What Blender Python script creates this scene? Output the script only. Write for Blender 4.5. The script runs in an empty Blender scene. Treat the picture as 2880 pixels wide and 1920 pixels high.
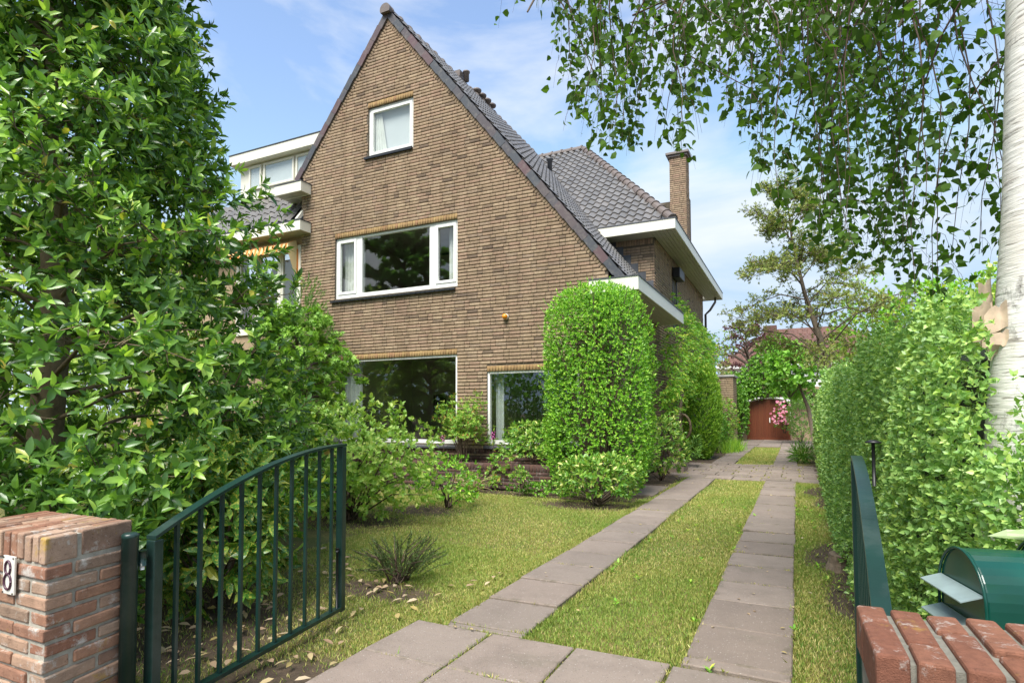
import bpy, math, random
import numpy as np
from mathutils import Matrix, Vector
random.seed(7); rng = np.random.default_rng(7)
SC = bpy.context.scene; COL = SC.collection
R = math.radians
# ------------------------------------------------------------------ camera
H = 1.263
cam_d = bpy.data.cameras.new('camera'); cam = bpy.data.objects.new('camera', cam_d); COL.objects.link(cam)
cam_d.sensor_width = 36.0; cam_d.lens = 36.0 * 1662.16 / 2880.0
cam_d.shift_y = (1088.98 - 960.0) / 2880.0
cam_d.clip_start = 0.05; cam_d.clip_end = 2000.0
cam.location = (0, 0, H)
cam.matrix_basis = (Matrix.Translation((0, 0, H)) @ Matrix.Rotation(R(25.7196), 4, 'Z')
                    @ Matrix.Rotation(R(90 + 2.5004), 4, 'X') @ Matrix.Rotation(R(-0.192), 4, 'Z'))
SC.camera = cam
# ------------------------------------------------------------------ sky, sun, exposure
SUN_EL, SUN_AZ = 55.0, 178.0          # azimuth clockwise from +Y (towards the sun)
world = bpy.data.worlds.new('World'); SC.world = world; world.use_nodes = True
wt = world.node_tree; wt.nodes.clear()
def wn(t, **k):
    n = wt.nodes.new(t)
    for a, b in k.items(): setattr(n, a, b)
    return n
sky = wn('ShaderNodeTexSky', sky_type='NISHITA'); sky.sun_disc = False
sky.sun_elevation = R(SUN_EL); sky.sun_rotation = R(SUN_AZ); sky.air_density = 1.0; sky.dust_density = 0.6; sky.ozone_density = 1.0
geo = wn('ShaderNodeTexCoord'); mp = wn('ShaderNodeMapping'); mp.inputs['Scale'].default_value = (1.0, 1.0, 2.6)
wt.links.new(geo.outputs['Generated'], mp.inputs['Vector'])
cn = wn('ShaderNodeTexNoise'); cn.inputs['Scale'].default_value = 2.1; cn.inputs['Detail'].default_value = 7.0
cn.inputs['Roughness'].default_value = 0.55; cn.inputs['Distortion'].default_value = 0.35
wt.links.new(mp.outputs[0], cn.inputs['Vector'])
cr = wn('ShaderNodeValToRGB'); cr.color_ramp.elements[0].position = 0.465; cr.color_ramp.elements[1].position = 0.68
cr.color_ramp.elements[0].color = (0.04, 0.04, 0.04, 1); cr.color_ramp.elements[1].color = (0.95, 0.95, 0.95, 1)
wt.links.new(cn.outputs['Fac'], cr.inputs[0])
mix = wn('ShaderNodeMix', data_type='RGBA'); mix.inputs['B'].default_value = (3.15, 3.3, 3.45, 1)
wt.links.new(cr.outputs[0], mix.inputs['Factor']); 
cap = wn('ShaderNodeMix', data_type='RGBA', blend_type='DARKEN'); cap.inputs['Factor'].default_value = 1.0; cap.inputs['B'].default_value = (1.75, 2.4, 3.2, 1)
wt.links.new(sky.outputs[0], cap.inputs['A']); wt.links.new(cap.outputs['Result'], mix.inputs['A'])
bg = wn('ShaderNodeBackground'); bg.inputs['Strength'].default_value = 0.132
wt.links.new(mix.outputs['Result'], bg.inputs['Color'])
wo = wn('ShaderNodeOutputWorld'); wt.links.new(bg.outputs[0], wo.inputs['Surface'])
sl = bpy.data.lights.new('sun', 'SUN'); sl.energy = 3.0; sl.angle = R(34); sl.color = (1.0, 0.96, 0.9)
sun = bpy.data.objects.new('sun', sl); COL.objects.link(sun)
sd = Vector((math.sin(R(SUN_AZ)) * math.cos(R(SUN_EL)), math.cos(R(SUN_AZ)) * math.cos(R(SUN_EL)), math.sin(R(SUN_EL))))
sun.rotation_euler = sd.to_track_quat('Z', 'Y').to_euler(); sun.location = (0, 0, 30)
SC.view_settings.view_transform = 'Standard'; SC.view_settings.look = 'None'; SC.view_settings.gamma = 1.0
SC.view_settings.exposure = 1.28
# ------------------------------------------------------------------ helpers
I4 = Matrix.Identity(4); WM = {}
def reg(o, parent=None, M=None):
    COL.objects.link(o)
    M = M if M is not None else I4
    o.matrix_basis = M
    if parent is not None:
        o.parent = parent; o.matrix_parent_inverse = WM[parent.name].inverted()
    WM[o.name] = M.copy()
    return o
def tag(o, label=None, cat=None, group=None, kind=None):
    if label: o['label'] = label
    if cat: o['category'] = cat
    if group: o['group'] = group
    if kind: o['kind'] = kind
    return o
def thing(name, loc, label, cat, group=None):
    return tag(reg(bpy.data.objects.new(name, None), None, Matrix.Translation(loc)), label, cat, group)
def mesh(name, V, F, m=None, smooth=False, rnd=None, mats=None, mi=None):
    me = bpy.data.meshes.new(name); V = np.asarray(V, np.float32).reshape(-1, 3)
    if not isinstance(F, (list, tuple)) or (len(F) and isinstance(F[0], np.ndarray) and F[0].ndim == 2): pass
    sets = F if (isinstance(F, list) and len(F) and isinstance(F[0], np.ndarray) and F[0].ndim == 2) else None
    if sets is None and isinstance(F, np.ndarray): sets = [F]
    if sets is None:
        me.from_pydata(V.tolist(), [], F)
    else:
        nl = sum(f.size for f in sets); nf = sum(len(f) for f in sets)
        me.vertices.add(len(V)); me.vertices.foreach_set('co', V.ravel())
        me.loops.add(nl); me.polygons.add(nf)
        me.loops.foreach_set('vertex_index', np.concatenate([f.ravel() for f in sets]).astype(np.int32))
        tot = np.concatenate([np.full(len(f), f.shape[1], np.int32) for f in sets])
        st = np.zeros(nf, np.int32); st[1:] = np.cumsum(tot)[:-1]
        me.polygons.foreach_set('loop_start', st); me.polygons.foreach_set('loop_total', tot)
        me.update(calc_edges=True)
    if mats:
        for x in mats: me.materials.append(x)
    elif m: me.materials.append(m)
    if mi is not None: me.polygons.foreach_set('material_index', np.asarray(mi, np.int32))
    if rnd is not None:
        a = me.attributes.new('rnd', 'FLOAT', 'POINT'); a.data.foreach_set('value', np.asarray(rnd, np.float32))
    if smooth: me.polygons.foreach_set('use_smooth', np.ones(len(me.polygons), bool))
    me.validate(); me.update()
    return me
def obj(name, me, parent=None, M=None): return reg(bpy.data.objects.new(name, me), parent, M)
class MB:
    """collects simple solids into one mesh"""
    def __init__(s): s.V = []; s.F = []; s.r = []
    def add(s, V, F, r=0.5):
        b = len(s.V); s.V += [tuple(v) for v in V]; s.F += [tuple(i + b for i in f) for f in F]; s.r += [r] * len(V); return s
    def box(s, x0, x1, y0, y1, z0, z1, r=0.5):
        V = [(x, y, z) for z in (z0, z1) for y in (y0, y1) for x in (x0, x1)]
        return s.add(V, [(0, 2, 3, 1), (4, 5, 7, 6), (0, 1, 5, 4), (2, 6, 7, 3), (0, 4, 6, 2), (1, 3, 7, 5)], r)
    def prism(s, poly, a, b, axis, r=0.5):
        """poly of 2D points extruded along axis: 'y' -> (x,z), 'x' -> (y,z), 'z' -> (x,y)"""
        n = len(poly)
        def p(q, t): return {'y': (q[0], t, q[1]), 'x': (t, q[0], q[1]), 'z': (q[0], q[1], t)}[axis]
        V = [p(q, a) for q in poly] + [p(q, b) for q in poly]
        F = [tuple(range(n))[::-1], tuple(range(n, 2 * n))] + [(i, (i + 1) % n, n + (i + 1) % n, n + i) for i in range(n)]
        return s.add(V, F, r)
    def bar(s, a, b, w, h=None, up=(0, 0, 1), r=0.5):
        a = Vector(a); b = Vector(b); h = h or w; d = (b - a).normalized(); u = Vector(up)
        if abs(d.dot(u)) > .98: u = Vector((1, 0, 0))
        sx = d.cross(u).normalized() * (w / 2); sy = sx.cross(d).normalized() * (h / 2)
        V = [p + i * sx + j * sy for p in (a, b) for i, j in ((-1, -1), (1, -1), (1, 1), (-1, 1))]
        return s.add(V, [(0, 1, 2, 3), (7, 6, 5, 4), (0, 4, 5, 1), (1, 5, 6, 2), (2, 6, 7, 3), (3, 7, 4, 0)], r)
    def tube(s, P, rad, n=6, r=0.5, cap=True):
        P = [Vector(p) for p in P]; rad = rad if isinstance(rad, (list, tuple)) else [rad] * len(P)
        V = []; F = []; ref = Vector((.3, .5, .8)).normalized()
        for i, p in enumerate(P):
            d = (P[min(i + 1, len(P) - 1)] - P[max(i - 1, 0)]).normalized()
            if abs(d.dot(ref)) > .95: ref = Vector((.9, .1, .2)).normalized()
            a = d.cross(ref).normalized(); b = d.cross(a)
            for k in range(n):
                t = 2 * math.pi * k / n; V.append(p + (a * math.cos(t) + b * math.sin(t)) * rad[i])
        for i in range(len(P) - 1):
            for k in range(n):
                k2 = (k + 1) % n; F.append((i * n + k, i * n + k2, (i + 1) * n + k2, (i + 1) * n + k))
        if cap: F.append(tuple(range(n))); F.append(tuple(range((len(P) - 1) * n, len(P) * n))[::-1])
        return s.add(V, F, r)
    def lathe(s, prof, c, n=20, r=0.5):
        V = []; F = []
        for (rr, z) in prof:
            for k in range(n):
                t = 2 * math.pi * k / n; V.append((c[0] + rr * math.cos(t), c[1] + rr * math.sin(t), c[2] + z))
        for i in range(len(prof) - 1):
            for k in range(n):
                k2 = (k + 1) % n; F.append((i * n + k, i * n + k2, (i + 1) * n + k2, (i + 1) * n + k))
        F.append(tuple(range(n))[::-1]); F.append(tuple(range((len(prof) - 1) * n, len(prof) * n)))
        return s.add(V, F, r)
    def build(s, name, m, parent=None, smooth=False, bevel=0, M=None):
        o = obj(name, mesh(name, s.V, s.F, m, smooth, s.r), parent, M)
        if bevel:
            b = o.modifiers.new('bevel', 'BEVEL'); b.width = bevel; b.segments = 2; b.limit_method = 'ANGLE'; b.angle_limit = R(40)
        return o
# ------------------------------------------------------------------ materials
def nd(nt, t, ins=None, **k):
    n = nt.nodes.new(t)
    for a, b in k.items(): setattr(n, a, b)
    for a, b in (ins or {}).items():
        if isinstance(b, bpy.types.NodeSocket): nt.links.new(b, n.inputs[a])
        else: n.inputs[a].default_value = b
    return n
def base_mat(name):
    m = bpy.data.materials.new(name); m.use_nodes = True; nt = m.node_tree
    return m, nt, nt.nodes['Principled BSDF']
def c4(c): return (c[0], c[1], c[2], 1)
def ramp(nt, fac, cols, pos=None, interp='LINEAR'):
    r = nd(nt, 'ShaderNodeValToRGB', {0: fac}); e = r.color_ramp.elements; r.color_ramp.interpolation = interp
    n = len(cols); pos = pos or [i / (n - 1) for i in range(n)]
    while len(e) < n: e.new(0.5)
    for i in range(n): e[i].position = pos[i]; e[i].color = c4(cols[i])
    return r.outputs[0]
def rnd_out(nt):
    a = nd(nt, 'ShaderNodeAttribute', attribute_name='rnd'); o = nd(nt, 'ShaderNodeObjectInfo')
    s = nd(nt, 'ShaderNodeMath', {0: a.outputs['Fac'], 1: o.outputs['Random']}, operation='ADD')
    return nd(nt, 'ShaderNodeMath', {0: s.outputs[0]}, operation='FRACT').outputs[0]
def wpos(nt): return nd(nt, 'ShaderNodeNewGeometry').outputs['Position']
def noise(nt, scale, detail=4, rough=.55, vec=None, out='Fac'):
    n = nd(nt, 'ShaderNodeTexNoise', {'Scale': scale, 'Detail': detail, 'Roughness': rough})
    nt.links.new(vec if vec is not None else wpos(nt), n.inputs['Vector']); return n.outputs[out]
def mixc(nt, f, a, b, blend='MIX'):
    n = nd(nt, 'ShaderNodeMix', data_type='RGBA', blend_type=blend)
    for k, v in (('Factor', f), ('A', a), ('B', b)):
        i = n.inputs[k] if k == 'Factor' else [q for q in n.inputs if q.name == k and q.type == 'RGBA'][0]
        if isinstance(v, bpy.types.NodeSocket): nt.links.new(v, i)
        else: i.default_value = v if not isinstance(v, tuple) else c4(v)
    return [q for q in n.outputs if q.type == 'RGBA'][0]
def maprange(nt, v, a, b, c=0.0, d=1.0):
    return nd(nt, 'ShaderNodeMapRange', {'Value': v, 'From Min': a, 'From Max': b, 'To Min': c, 'To Max': d}).outputs[0]
def bump(nt, p, h, strength, dist=0.01):
    b = nd(nt, 'ShaderNodeBump', {'Height': h, 'Strength': strength, 'Distance': dist}); nt.links.new(b.outputs[0], p.inputs['Normal'])
def plain(name, col, rough=.5, metal=0.0, var=.12, scale=9.0, bmp=0.0, spec=.5, dirt=None):
    m, nt, p = base_mat(name)
    f = noise(nt, scale, 5)
    c = mixc(nt, maprange(nt, f, .3, .7), tuple(x * (1 - var) for x in col), tuple(min(1, x * (1 + var)) for x in col))
    if dirt: c = mixc(nt, maprange(nt, noise(nt, scale * .37, 6, .7), .55, .75, 0, dirt[1]), c, dirt[0])
    nt.links.new(c, p.inputs['Base Color']); p.inputs['Roughness'].default_value = rough; p.inputs['Metallic'].default_value = metal
    p.inputs['Specular IOR Level'].default_value = spec
    if bmp: bump(nt, p, noise(nt, scale * 12, 4), bmp, .004)
    return m
def brick_mat(name, cols, stain=(.08, .065, .05), st=.5, lichen=0.0, white=0.0, bmp=.5, pos=None, fine=1.0, streak=.5):
    m, nt, p = base_mat(name)
    c = ramp(nt, rnd_out(nt), cols, pos)
    c = mixc(nt, maprange(nt, noise(nt, 22 * fine, 6, .65), .25, .75), mixc(nt, 1.0, c, (.72, .7, .68), 'MULTIPLY'), mixc(nt, 1.0, c, (1.22, 1.2, 1.16), 'MULTIPLY'))
    c = mixc(nt, maprange(nt, noise(nt, 1.1, 7, .72), .52, .72, 0, st), c, stain)
    c = mixc(nt, maprange(nt, noise(nt, 45 * fine, 5, .7), .58, .7, 0, .7), c, tuple(x * .35 for x in cols[0]))
    vs = nd(nt, 'ShaderNodeMapping', {'Vector': wpos(nt), 'Scale': (3.2, 3.2, .45)}).outputs[0]
    c = mixc(nt, maprange(nt, noise(nt, 1.0, 6, .65, vs), .42, .68, 0, streak), c, mixc(nt, 1.0, c, (.6, .57, .54), 'MULTIPLY'))
    c = mixc(nt, maprange(nt, noise(nt, .55, 5, .6), .52, .7, 0, streak), c, mixc(nt, 1.0, c, (1.22, 1.2, 1.2), 'MULTIPLY'))
    if white: c = mixc(nt, maprange(nt, noise(nt, 9 * fine, 8, .75), .56, .66, 0, white), c, (.55, .52, .47))
    if lichen: c = mixc(nt, maprange(nt, noise(nt, 5.3 * fine, 7, .7), .6, .68, 0, lichen), c, (.42, .27, .04))
    nt.links.new(c, p.inputs['Base Color']); p.inputs['Roughness'].default_value = .88; p.inputs['Specular IOR Level'].default_value = .25
    bump(nt, p, noise(nt, 130 * fine, 4, .7), bmp, .004)
    return m
def leaf_mat(name, cols, rough=.42, trans=.3, tcol=None, back=1.35, spots=0.0, pos=None, spec=.5):
    m, nt, p = base_mat(name)
    c = ramp(nt, rnd_out(nt), cols, pos)
    if spots: c = mixc(nt, maprange(nt, noise(nt, 75, 2, .5), .56, .61, 0, spots), c, (.45, .42, .06))
    bk = nd(nt, 'ShaderNodeNewGeometry').outputs['Backfacing']
    c = mixc(nt, bk, c, mixc(nt, 1.0, c, (back, back * .97, back * 1.1), 'MULTIPLY'))
    nt.links.new(c, p.inputs['Base Color']); p.inputs['Roughness'].default_value = rough; p.inputs['Specular IOR Level'].default_value = spec
    t = nd(nt, 'ShaderNodeBsdfTranslucent'); nt.links.new(mixc(nt, 1.0, c, tcol or (1.5, 1.6, .7), 'MULTIPLY'), t.inputs['Color'])
    mx = nd(nt, 'ShaderNodeMixShader', {0: trans, 1: p.outputs[0], 2: t.outputs[0]})
    nt.links.new(mx.outputs[0], nt.nodes['Material Output'].inputs['Surface'])
    return m
def glass_mat(name, tint=(.93, .95, .94), refl=1.0):
    m = bpy.data.materials.new(name); m.use_nodes = True; nt = m.node_tree; nt.nodes.clear()
    g = nd(nt, 'ShaderNodeNewGeometry'); dt = nd(nt, 'ShaderNodeVectorMath', {0: g.outputs['Incoming'], 1: g.outputs['Normal']}, operation='DOT_PRODUCT')
    ab = nd(nt, 'ShaderNodeMath', {0: dt.outputs['Value']}, operation='ABSOLUTE'); iv_ = nd(nt, 'ShaderNodeMath', {0: 1.0, 1: ab.outputs[0]}, operation='SUBTRACT')
    pw_ = nd(nt, 'ShaderNodeMath', {0: iv_.outputs[0], 1: 5.0}, operation='POWER'); fr = nd(nt, 'ShaderNodeMath', {0: pw_.outputs[0], 1: .92, 2: .075}, operation='MULTIPLY_ADD')
    tr = nd(nt, 'ShaderNodeBsdfTransparent', {'Color': c4(tint)})
    gl = nd(nt, 'ShaderNodeBsdfGlossy', {'Color': (refl, refl, refl, 1), 'Roughness': .008})
    b = nd(nt, 'ShaderNodeBump', {'Strength': .04, 'Distance': .02, 'Height': noise(nt, 1.6, 2)}); nt.links.new(b.outputs[0], gl.inputs['Normal'])
    mx = nd(nt, 'ShaderNodeMixShader', {0: fr.outputs[0], 1: tr.outputs[0], 2: gl.outputs[0]})
    o = nd(nt, 'ShaderNodeOutputMaterial'); nt.links.new(mx.outputs[0], o.inputs['Surface']); return m
M_ = {}
M_['brick'] = brick_mat('tan_brick', [(.16, .118, .088), (.285, .21, .142), (.335, .25, .168), (.32, .22, .158), (.38, .29, .197), (.27, .202, .15)], pos=[0, .07, .38, .6, .85, 1], stain=(.12, .095, .07), st=.38)
M_['soldier'] = brick_mat('tan_soldier_brick', [(.28, .18, .09), (.34, .23, .11), (.37, .26, .12), (.32, .185, .105)], st=.35)
M_['mortar'] = plain('joint_shade_mortar', (.11, .09, .065), .95, var=.3, scale=14, bmp=.4)  # darker than plain mortar: shade of the recessed joints is put into the colour
M_['mortar_light'] = plain('grey_mortar', (.2, .19, .155), .95, var=.25, scale=40, bmp=.6, dirt=((.14, .13, .1), .6))
M_['mortar_pale'] = plain('pale_sandy_mortar', (.4, .375, .31), .95, var=.25, scale=40, bmp=.7, dirt=((.2, .19, .14), .5))
M_['brick_dark'] = brick_mat('purple_brown_brick', [(.085, .05, .045), (.12, .065, .055), (.1, .06, .055), (.145, .08, .06)], st=.3, white=.25)
M_['brick_pale'] = brick_mat('pale_buff_brick', [(.33, .25, .17), (.4, .31, .21), (.36, .27, .18)], st=.25)
M_['brick_old'] = brick_mat('weathered_red_brick', [(.27, .13, .085), (.36, .2, .13), (.42, .29, .21), (.27, .19, .14), (.33, .155, .1), (.43, .31, .23)], lichen=.8, white=.85, st=.35, stain=(.22, .16, .11), bmp=.8)
M_['brick_red'] = brick_mat('terracotta_brick', [(.235, .1, .062), (.275, .125, .08), (.215, .09, .058)], lichen=.45, white=.6, st=.5, stain=(.12, .065, .045), bmp=.9, fine=2.6)
M_['tile'] = plain('glazed_grey_roof_tile', (.13, .105, .098), .3, var=.2, scale=6, spec=.6)
def tile_mat(name, cols, rough):
    m, nt, p = base_mat(name); c = ramp(nt, rnd_out(nt), cols)
    c = mixc(nt, maprange(nt, noise(nt, 12, 6, .7), .5, .75, 0, .5), c, (.22, .2, .17))
    nt.links.new(c, p.inputs['Base Color']); p.inputs['Roughness'].default_value = rough; return m
M_['tile'] = tile_mat('grey_brown_roof_tile', [(.12, .115, .112), (.165, .157, .15), (.14, .134, .13), (.185, .172, .162)], .25)
M_['verge'] = tile_mat('slate_and_purple_verge_tile', [(.05, .055, .065), (.06, .065, .075), (.075, .06, .065), (.11, .06, .065), (.085, .075, .075)], .45)
M_['ridge'] = tile_mat('grey_ridge_tile', [(.12, .095, .085), (.16, .13, .115)], .5)
M_['white'] = plain('white_window_paint', (.8, .8, .76), .35, var=.04, scale=3, dirt=((.5, .49, .44), .25))
M_['cream'] = plain('cream_fascia_paint', (.7, .68, .58), .4, var=.05, scale=2.5, dirt=((.5, .47, .38), .35))
M_['soffit'] = plain('grey_soffit_paint', (.42, .4, .33), .5, var=.08, scale=4)
M_['lead'] = plain('lead_flashing', (.07, .075, .085), .5, .3, var=.2, scale=5)
M_['sill'] = plain('black_sill_tile', (.022, .023, .027), .22, var=.3, scale=20)
M_['sill_grey'] = plain('grey_sill_tile', (.085, .085, .1), .35, var=.25, scale=20)
M_['glass'] = glass_mat('window_glass')
M_['room'] = plain('dim_plaster_room', (.36, .33, .27), .9, var=.1, scale=2)
M_['room_light'] = plain('pale_roller_blind', (.62, .64, .66), .9, var=.04, scale=2)
M_['curtain'] = plain('off_white_net_curtain', (.72, .72, .68), .85, var=.08, scale=8)
M_['curtain_grey'] = plain('grey_curtain', (.42, .45, .43), .9, var=.1, scale=8)
M_['black'] = plain('black_steel', (.012, .012, .014), .45, var=.3)
M_['dark'] = plain('dark_wood', (.03, .022, .016), .6, var=.3)
M_['green'] = plain('dark_green_gate_paint', (.008, .032, .026), .33, var=.2, scale=6, spec=.55, dirt=((.06, .085, .075), .6), bmp=.15)
M_['mail'] = plain('green_mailbox_enamel', (.004, .06, .042), .22, var=.15, scale=5, spec=.6)
M_['mail_flap'] = plain('worn_aluminium_flap', (.33, .42, .41), .4, .35, var=.15, scale=14)
M_['orange'] = plain('orange_lamp_plastic', (.75, .27, .02), .3, var=.06)
M_['zinc'] = plain('brown_zinc_downpipe', (.1, .075, .06), .5, .2, var=.2)
M_['wood_door'] = None
# ------------------------------------------------------------------ ground and driveway
def soil_mask(x, y):
    """1 where bare bed or litter, 0 where lawn"""
    m = np.zeros_like(x)
    def blob(cx, cy, rx, ry, s=.35):
        d = np.sqrt(((x - cx) / rx) ** 2 + ((y - cy) / ry) ** 2); return np.clip((1 + s - d) / (2 * s), 0, 1)
    wob = .12 * np.sin(3.1 * x + 1.3 * y) + .08 * np.sin(7.3 * x - 4.1 * y)
    for b in ((-3.6, 2.35, 1.1, .9), (-4.9, 2.6, 1.9, 1.6), (-4.9, 5.6, .75, .6), (-4.6, 6.6, .6, .4), (-2.75, 3.5, .5, .22), (-2.6, 7.9, .85, .35), (-7.5, 7.2, 1.6, 1.6), (-2.2, 2.0, .5, .5)):
        m = np.maximum(m, blob(*b))
    m = np.maximum(m, np.clip((y - 8.35 + wob) / .3, 0, 1) * (x < -2.0))
    m = np.maximum(m, np.clip((-2.02 - x + wob * .3) / .1, 0, 1) * (y > 8.3))
    m = np.maximum(m, np.clip((x - .14 + wob) / .16, 0, 1))
    m = np.maximum(m, (y > 23.5) * 1.0); m = np.maximum(m, np.clip((1.4 - y) / .3, 0, 1))
    return np.clip(m + wob * .35 * (m > .02), 0, 1)
def gmat():
    m, nt, p = base_mat('lawn_and_soil')
    a = nd(nt, 'ShaderNodeAttribute', attribute_name='rnd').outputs['Fac']
    lawn = ramp(nt, noise(nt, 1.7, 6, .6), [(.18, .165, .04), (.27, .22, .065), (.15, .165, .035), (.32, .26, .09)], [.3, .45, .55, .7])
    lawn = mixc(nt, maprange(nt, noise(nt, 60, 4, .7), .4, .65, 0, .6), lawn, (.07, .065, .02))
    soil = ramp(nt, noise(nt, 14, 7, .7), [(.045, .03, .018), (.1, .068, .042), (.16, .115, .075)], [.3, .55, .75])
    nt.links.new(mixc(nt, a, lawn, soil), p.inputs['Base Color']); p.inputs['Roughness'].default_value = .95
    bump(nt, p, noise(nt, 40, 6, .7), .8, .03); return m
gx = np.concatenate([[-900, -300, -100, -40, -20, -13], np.arange(-9, 1.5, .1), [3, 8, 20, 60, 200, 900]])
gy = np.concatenate([[-900, -300, -60, -15, -4], np.arange(-1, 12.5, .1), np.arange(12.5, 25, .25), [27, 30, 36, 50, 90, 300, 900]])
GX, GY = np.meshgrid(gx, gy); nx, ny = len(gx), len(gy)
bumpz = .012 * np.sin(2.3 * GX + .7 * GY) * np.sin(1.9 * GY - .4) * (np.abs(GX) < 9) - .02
idx = np.arange(nx * ny).reshape(ny, nx)
q = np.stack([idx[:-1, :-1], idx[:-1, 1:], idx[1:, 1:], idx[1:, :-1]], -1).reshape(-1, 4)
tag(obj('ground', mesh('ground', np.stack([GX, GY, bumpz], -1), q, gmat(), True, soil_mask(GX, GY).ravel())), 'lawn with yellow-green patches and bare soil beds round the house', 'ground', kind='structure')
def slab_mat():
    m, nt, p = base_mat('exposed_aggregate_concrete')
    c = ramp(nt, rnd_out(nt), [(.19, .15, .122), (.26, .205, .17), (.22, .178, .148), (.295, .235, .195)])
    c = mixc(nt, maprange(nt, noise(nt, 3, 6, .7), .45, .7, 0, .45), c, (.14, .11, .09))
    c = mixc(nt, maprange(nt, noise(nt, 1.3, 8, .75), .56, .7, 0, .5), c, (.1, .095, .06))
    v = nd(nt, 'ShaderNodeTexVoronoi', {'Scale': 70.0, 'Vector': wpos(nt)})
    c = mixc(nt, maprange(nt, v.outputs['Distance'], .18, .3, .75, 0), c, ramp(nt, v.outputs['Color'], [(.34, .29, .25), (.13, .1, .085), (.52, .48, .43)]))
    gen = nd(nt, 'ShaderNodeVectorMath', {0: nd(nt, 'ShaderNodeTexCoord').outputs['Generated'], 1: (.5, .5, .5)}, operation='SUBTRACT')
    ab = nd(nt, 'ShaderNodeSeparateXYZ', {0: nd(nt, 'ShaderNodeVectorMath', {0: gen.outputs[0]}, operation='ABSOLUTE').outputs[0]})
    ed = nd(nt, 'ShaderNodeMath', {0: ab.outputs[0], 1: ab.outputs[1]}, operation='MAXIMUM').outputs[0]
    ed = nd(nt, 'ShaderNodeMath', {0: ed, 1: noise(nt, 9, 6, .7)}, operation='MULTIPLY').outputs[0]
    c = mixc(nt, maprange(nt, ed, .24, .32, 0, .65), c, (.11, .095, .06))
    nt.links.new(c, p.inputs['Base Color']); p.inputs['Roughness'].default_value = .85
    hb = nd(nt, 'ShaderNodeMath', {0: noise(nt, 160, 3), 1: noise(nt, 14, 5)}, operation='ADD').outputs[0]
    bump(nt, p, hb, .7, .006); return m
SLAB = slab_mat()
drive = tag(reg(bpy.data.objects.new('driveway', None)), 'two strips of square concrete slabs leading to the garage', 'driveway', kind='structure')
SLABS = []
def slab_mesh(w, l, h=.05, c=.006):
    V = []
    for z, i in ((-h, 0), (-c, 0), (0, c)):
        V += [(-w / 2 + i, -l / 2 + i, z), (w / 2 - i, -l / 2 + i, z), (w / 2 - i, l / 2 - i, z), (-w / 2 + i, l / 2 - i, z)]
    F = [(8, 9, 10, 11)] + [(a * 4 + k, a * 4 + (k + 1) % 4, a * 4 + 4 + (k + 1) % 4, a * 4 + 4 + k) for a in (0, 1) for k in range(4)]
    return mesh('slab', V, F, SLAB)
_sm = {}
def slab(x0, x1, y0, y1, g=.004, z=.012, jit=1.0):
    w, l = round(x1 - x0 - g, 3), round(y1 - y0 - g, 3)
    if (w, l) not in _sm: _sm[(w, l)] = slab_mesh(w, l)
    cx, cy = (x0 + x1) / 2, (y0 + y1) / 2; SLABS.append((x0, x1, y0, y1))
    M = Matrix.Translation((cx + random.uniform(-.006, .006) * jit, cy, z + random.uniform(-.008, .008) * jit)) @ Matrix.Rotation(random.uniform(-.008, .008) * jit, 4, 'Z') @ Matrix.Rotation(random.uniform(-.016, .016) * jit, 4, 'X') @ Matrix.Rotation(random.uniform(-.013, .013) * jit, 4, 'Y')
    return obj('slab', _sm[(w, l)], drive, M)
for x0, x1, y in ((-1.925, -1.42, 3.12), (-.55, -.045, 3.19)):
    while y < 11.5: slab(x0, x1, y, y + .505); y += .512 + random.uniform(-.004, .006)
    slab(x0, x1, y, 11.86)
xs = -2.12
for i in range(4):                                               # apron rows in front of the strips
    for k in range(4): slab(xs, xs + .5, 3.06 - .51 * (k + 1) + (.0 if i < 3 else -.02), 3.06 - .51 * k + (.0 if i < 3 else -.02))
    xs += .51
slab(-.55, -.045, 3.09, 3.185); slab(-1.925, -1.42, 3.065, 3.115)
x = -2.15
while x < .5:                                                    # crossing band of slabs
    slab(x, x + .5, 11.88, 12.38); x += .506
y = 12.39
while y < 15.4:
    x = -2.45 + .08 * ((int(y * 4)) % 2)
    while x < .3: slab(x, x + .3, y, y + .3, .008); x += .308
    y += .308
for x0, x1 in ((-1.95, -1.42), (-.55, -.02)):
    y = 15.5
    while y < 23.3: slab(x0, x1, y, y + .5); y += .506
x = -2.2
while x < .3:
    y = 23.6
    while y < 29: slab(x, x + .8, y, y + .8); y += .81
    x += .81
slab(-2.62, -2.02, 9.2, 9.8, z=.0); slab(-2.5, -2.0, 9.82, 10.4, z=.002)
# ------------------------------------------------------------------ brickwork helpers
def brick_np(C, L, Hh, dep, u, v, n, ch=.0035):
    """C centre of the front face; u along, v up, n outward"""
    C = np.asarray(C, float).reshape(-1, 3); N = len(C)
    L = np.broadcast_to(L, N)[:, None]; Hh = np.broadcast_to(Hh, N)[:, None]
    u = np.broadcast_to(np.asarray(u, float), (N, 3)); v = np.broadcast_to(np.asarray(v, float), (N, 3)); n = np.broadcast_to(np.asarray(n, float), (N, 3))
    V = []
    for d, i in ((-dep, 0), (-ch, 0), (0, ch)):
        for a, b in ((-1, -1), (1, -1), (1, 1), (-1, 1)):
            V.append(C + u * a * (L / 2 - i) + v * b * (Hh / 2 - i) + n * d)
    V = np.stack(V, 1).reshape(-1, 3)
    f = [(8, 9, 10, 11)] + [(a * 4 + k, a * 4 + (k + 1) % 4, a * 4 + 4 + (k + 1) % 4, a * 4 + 4 + k) for a in (0, 1) for k in range(4)]
    F = (np.array(f)[None] + (np.arange(N) * 12)[:, None, None]).reshape(-1, 4)
    return V, F
CAMP = np.array([0, 0, H])
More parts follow.
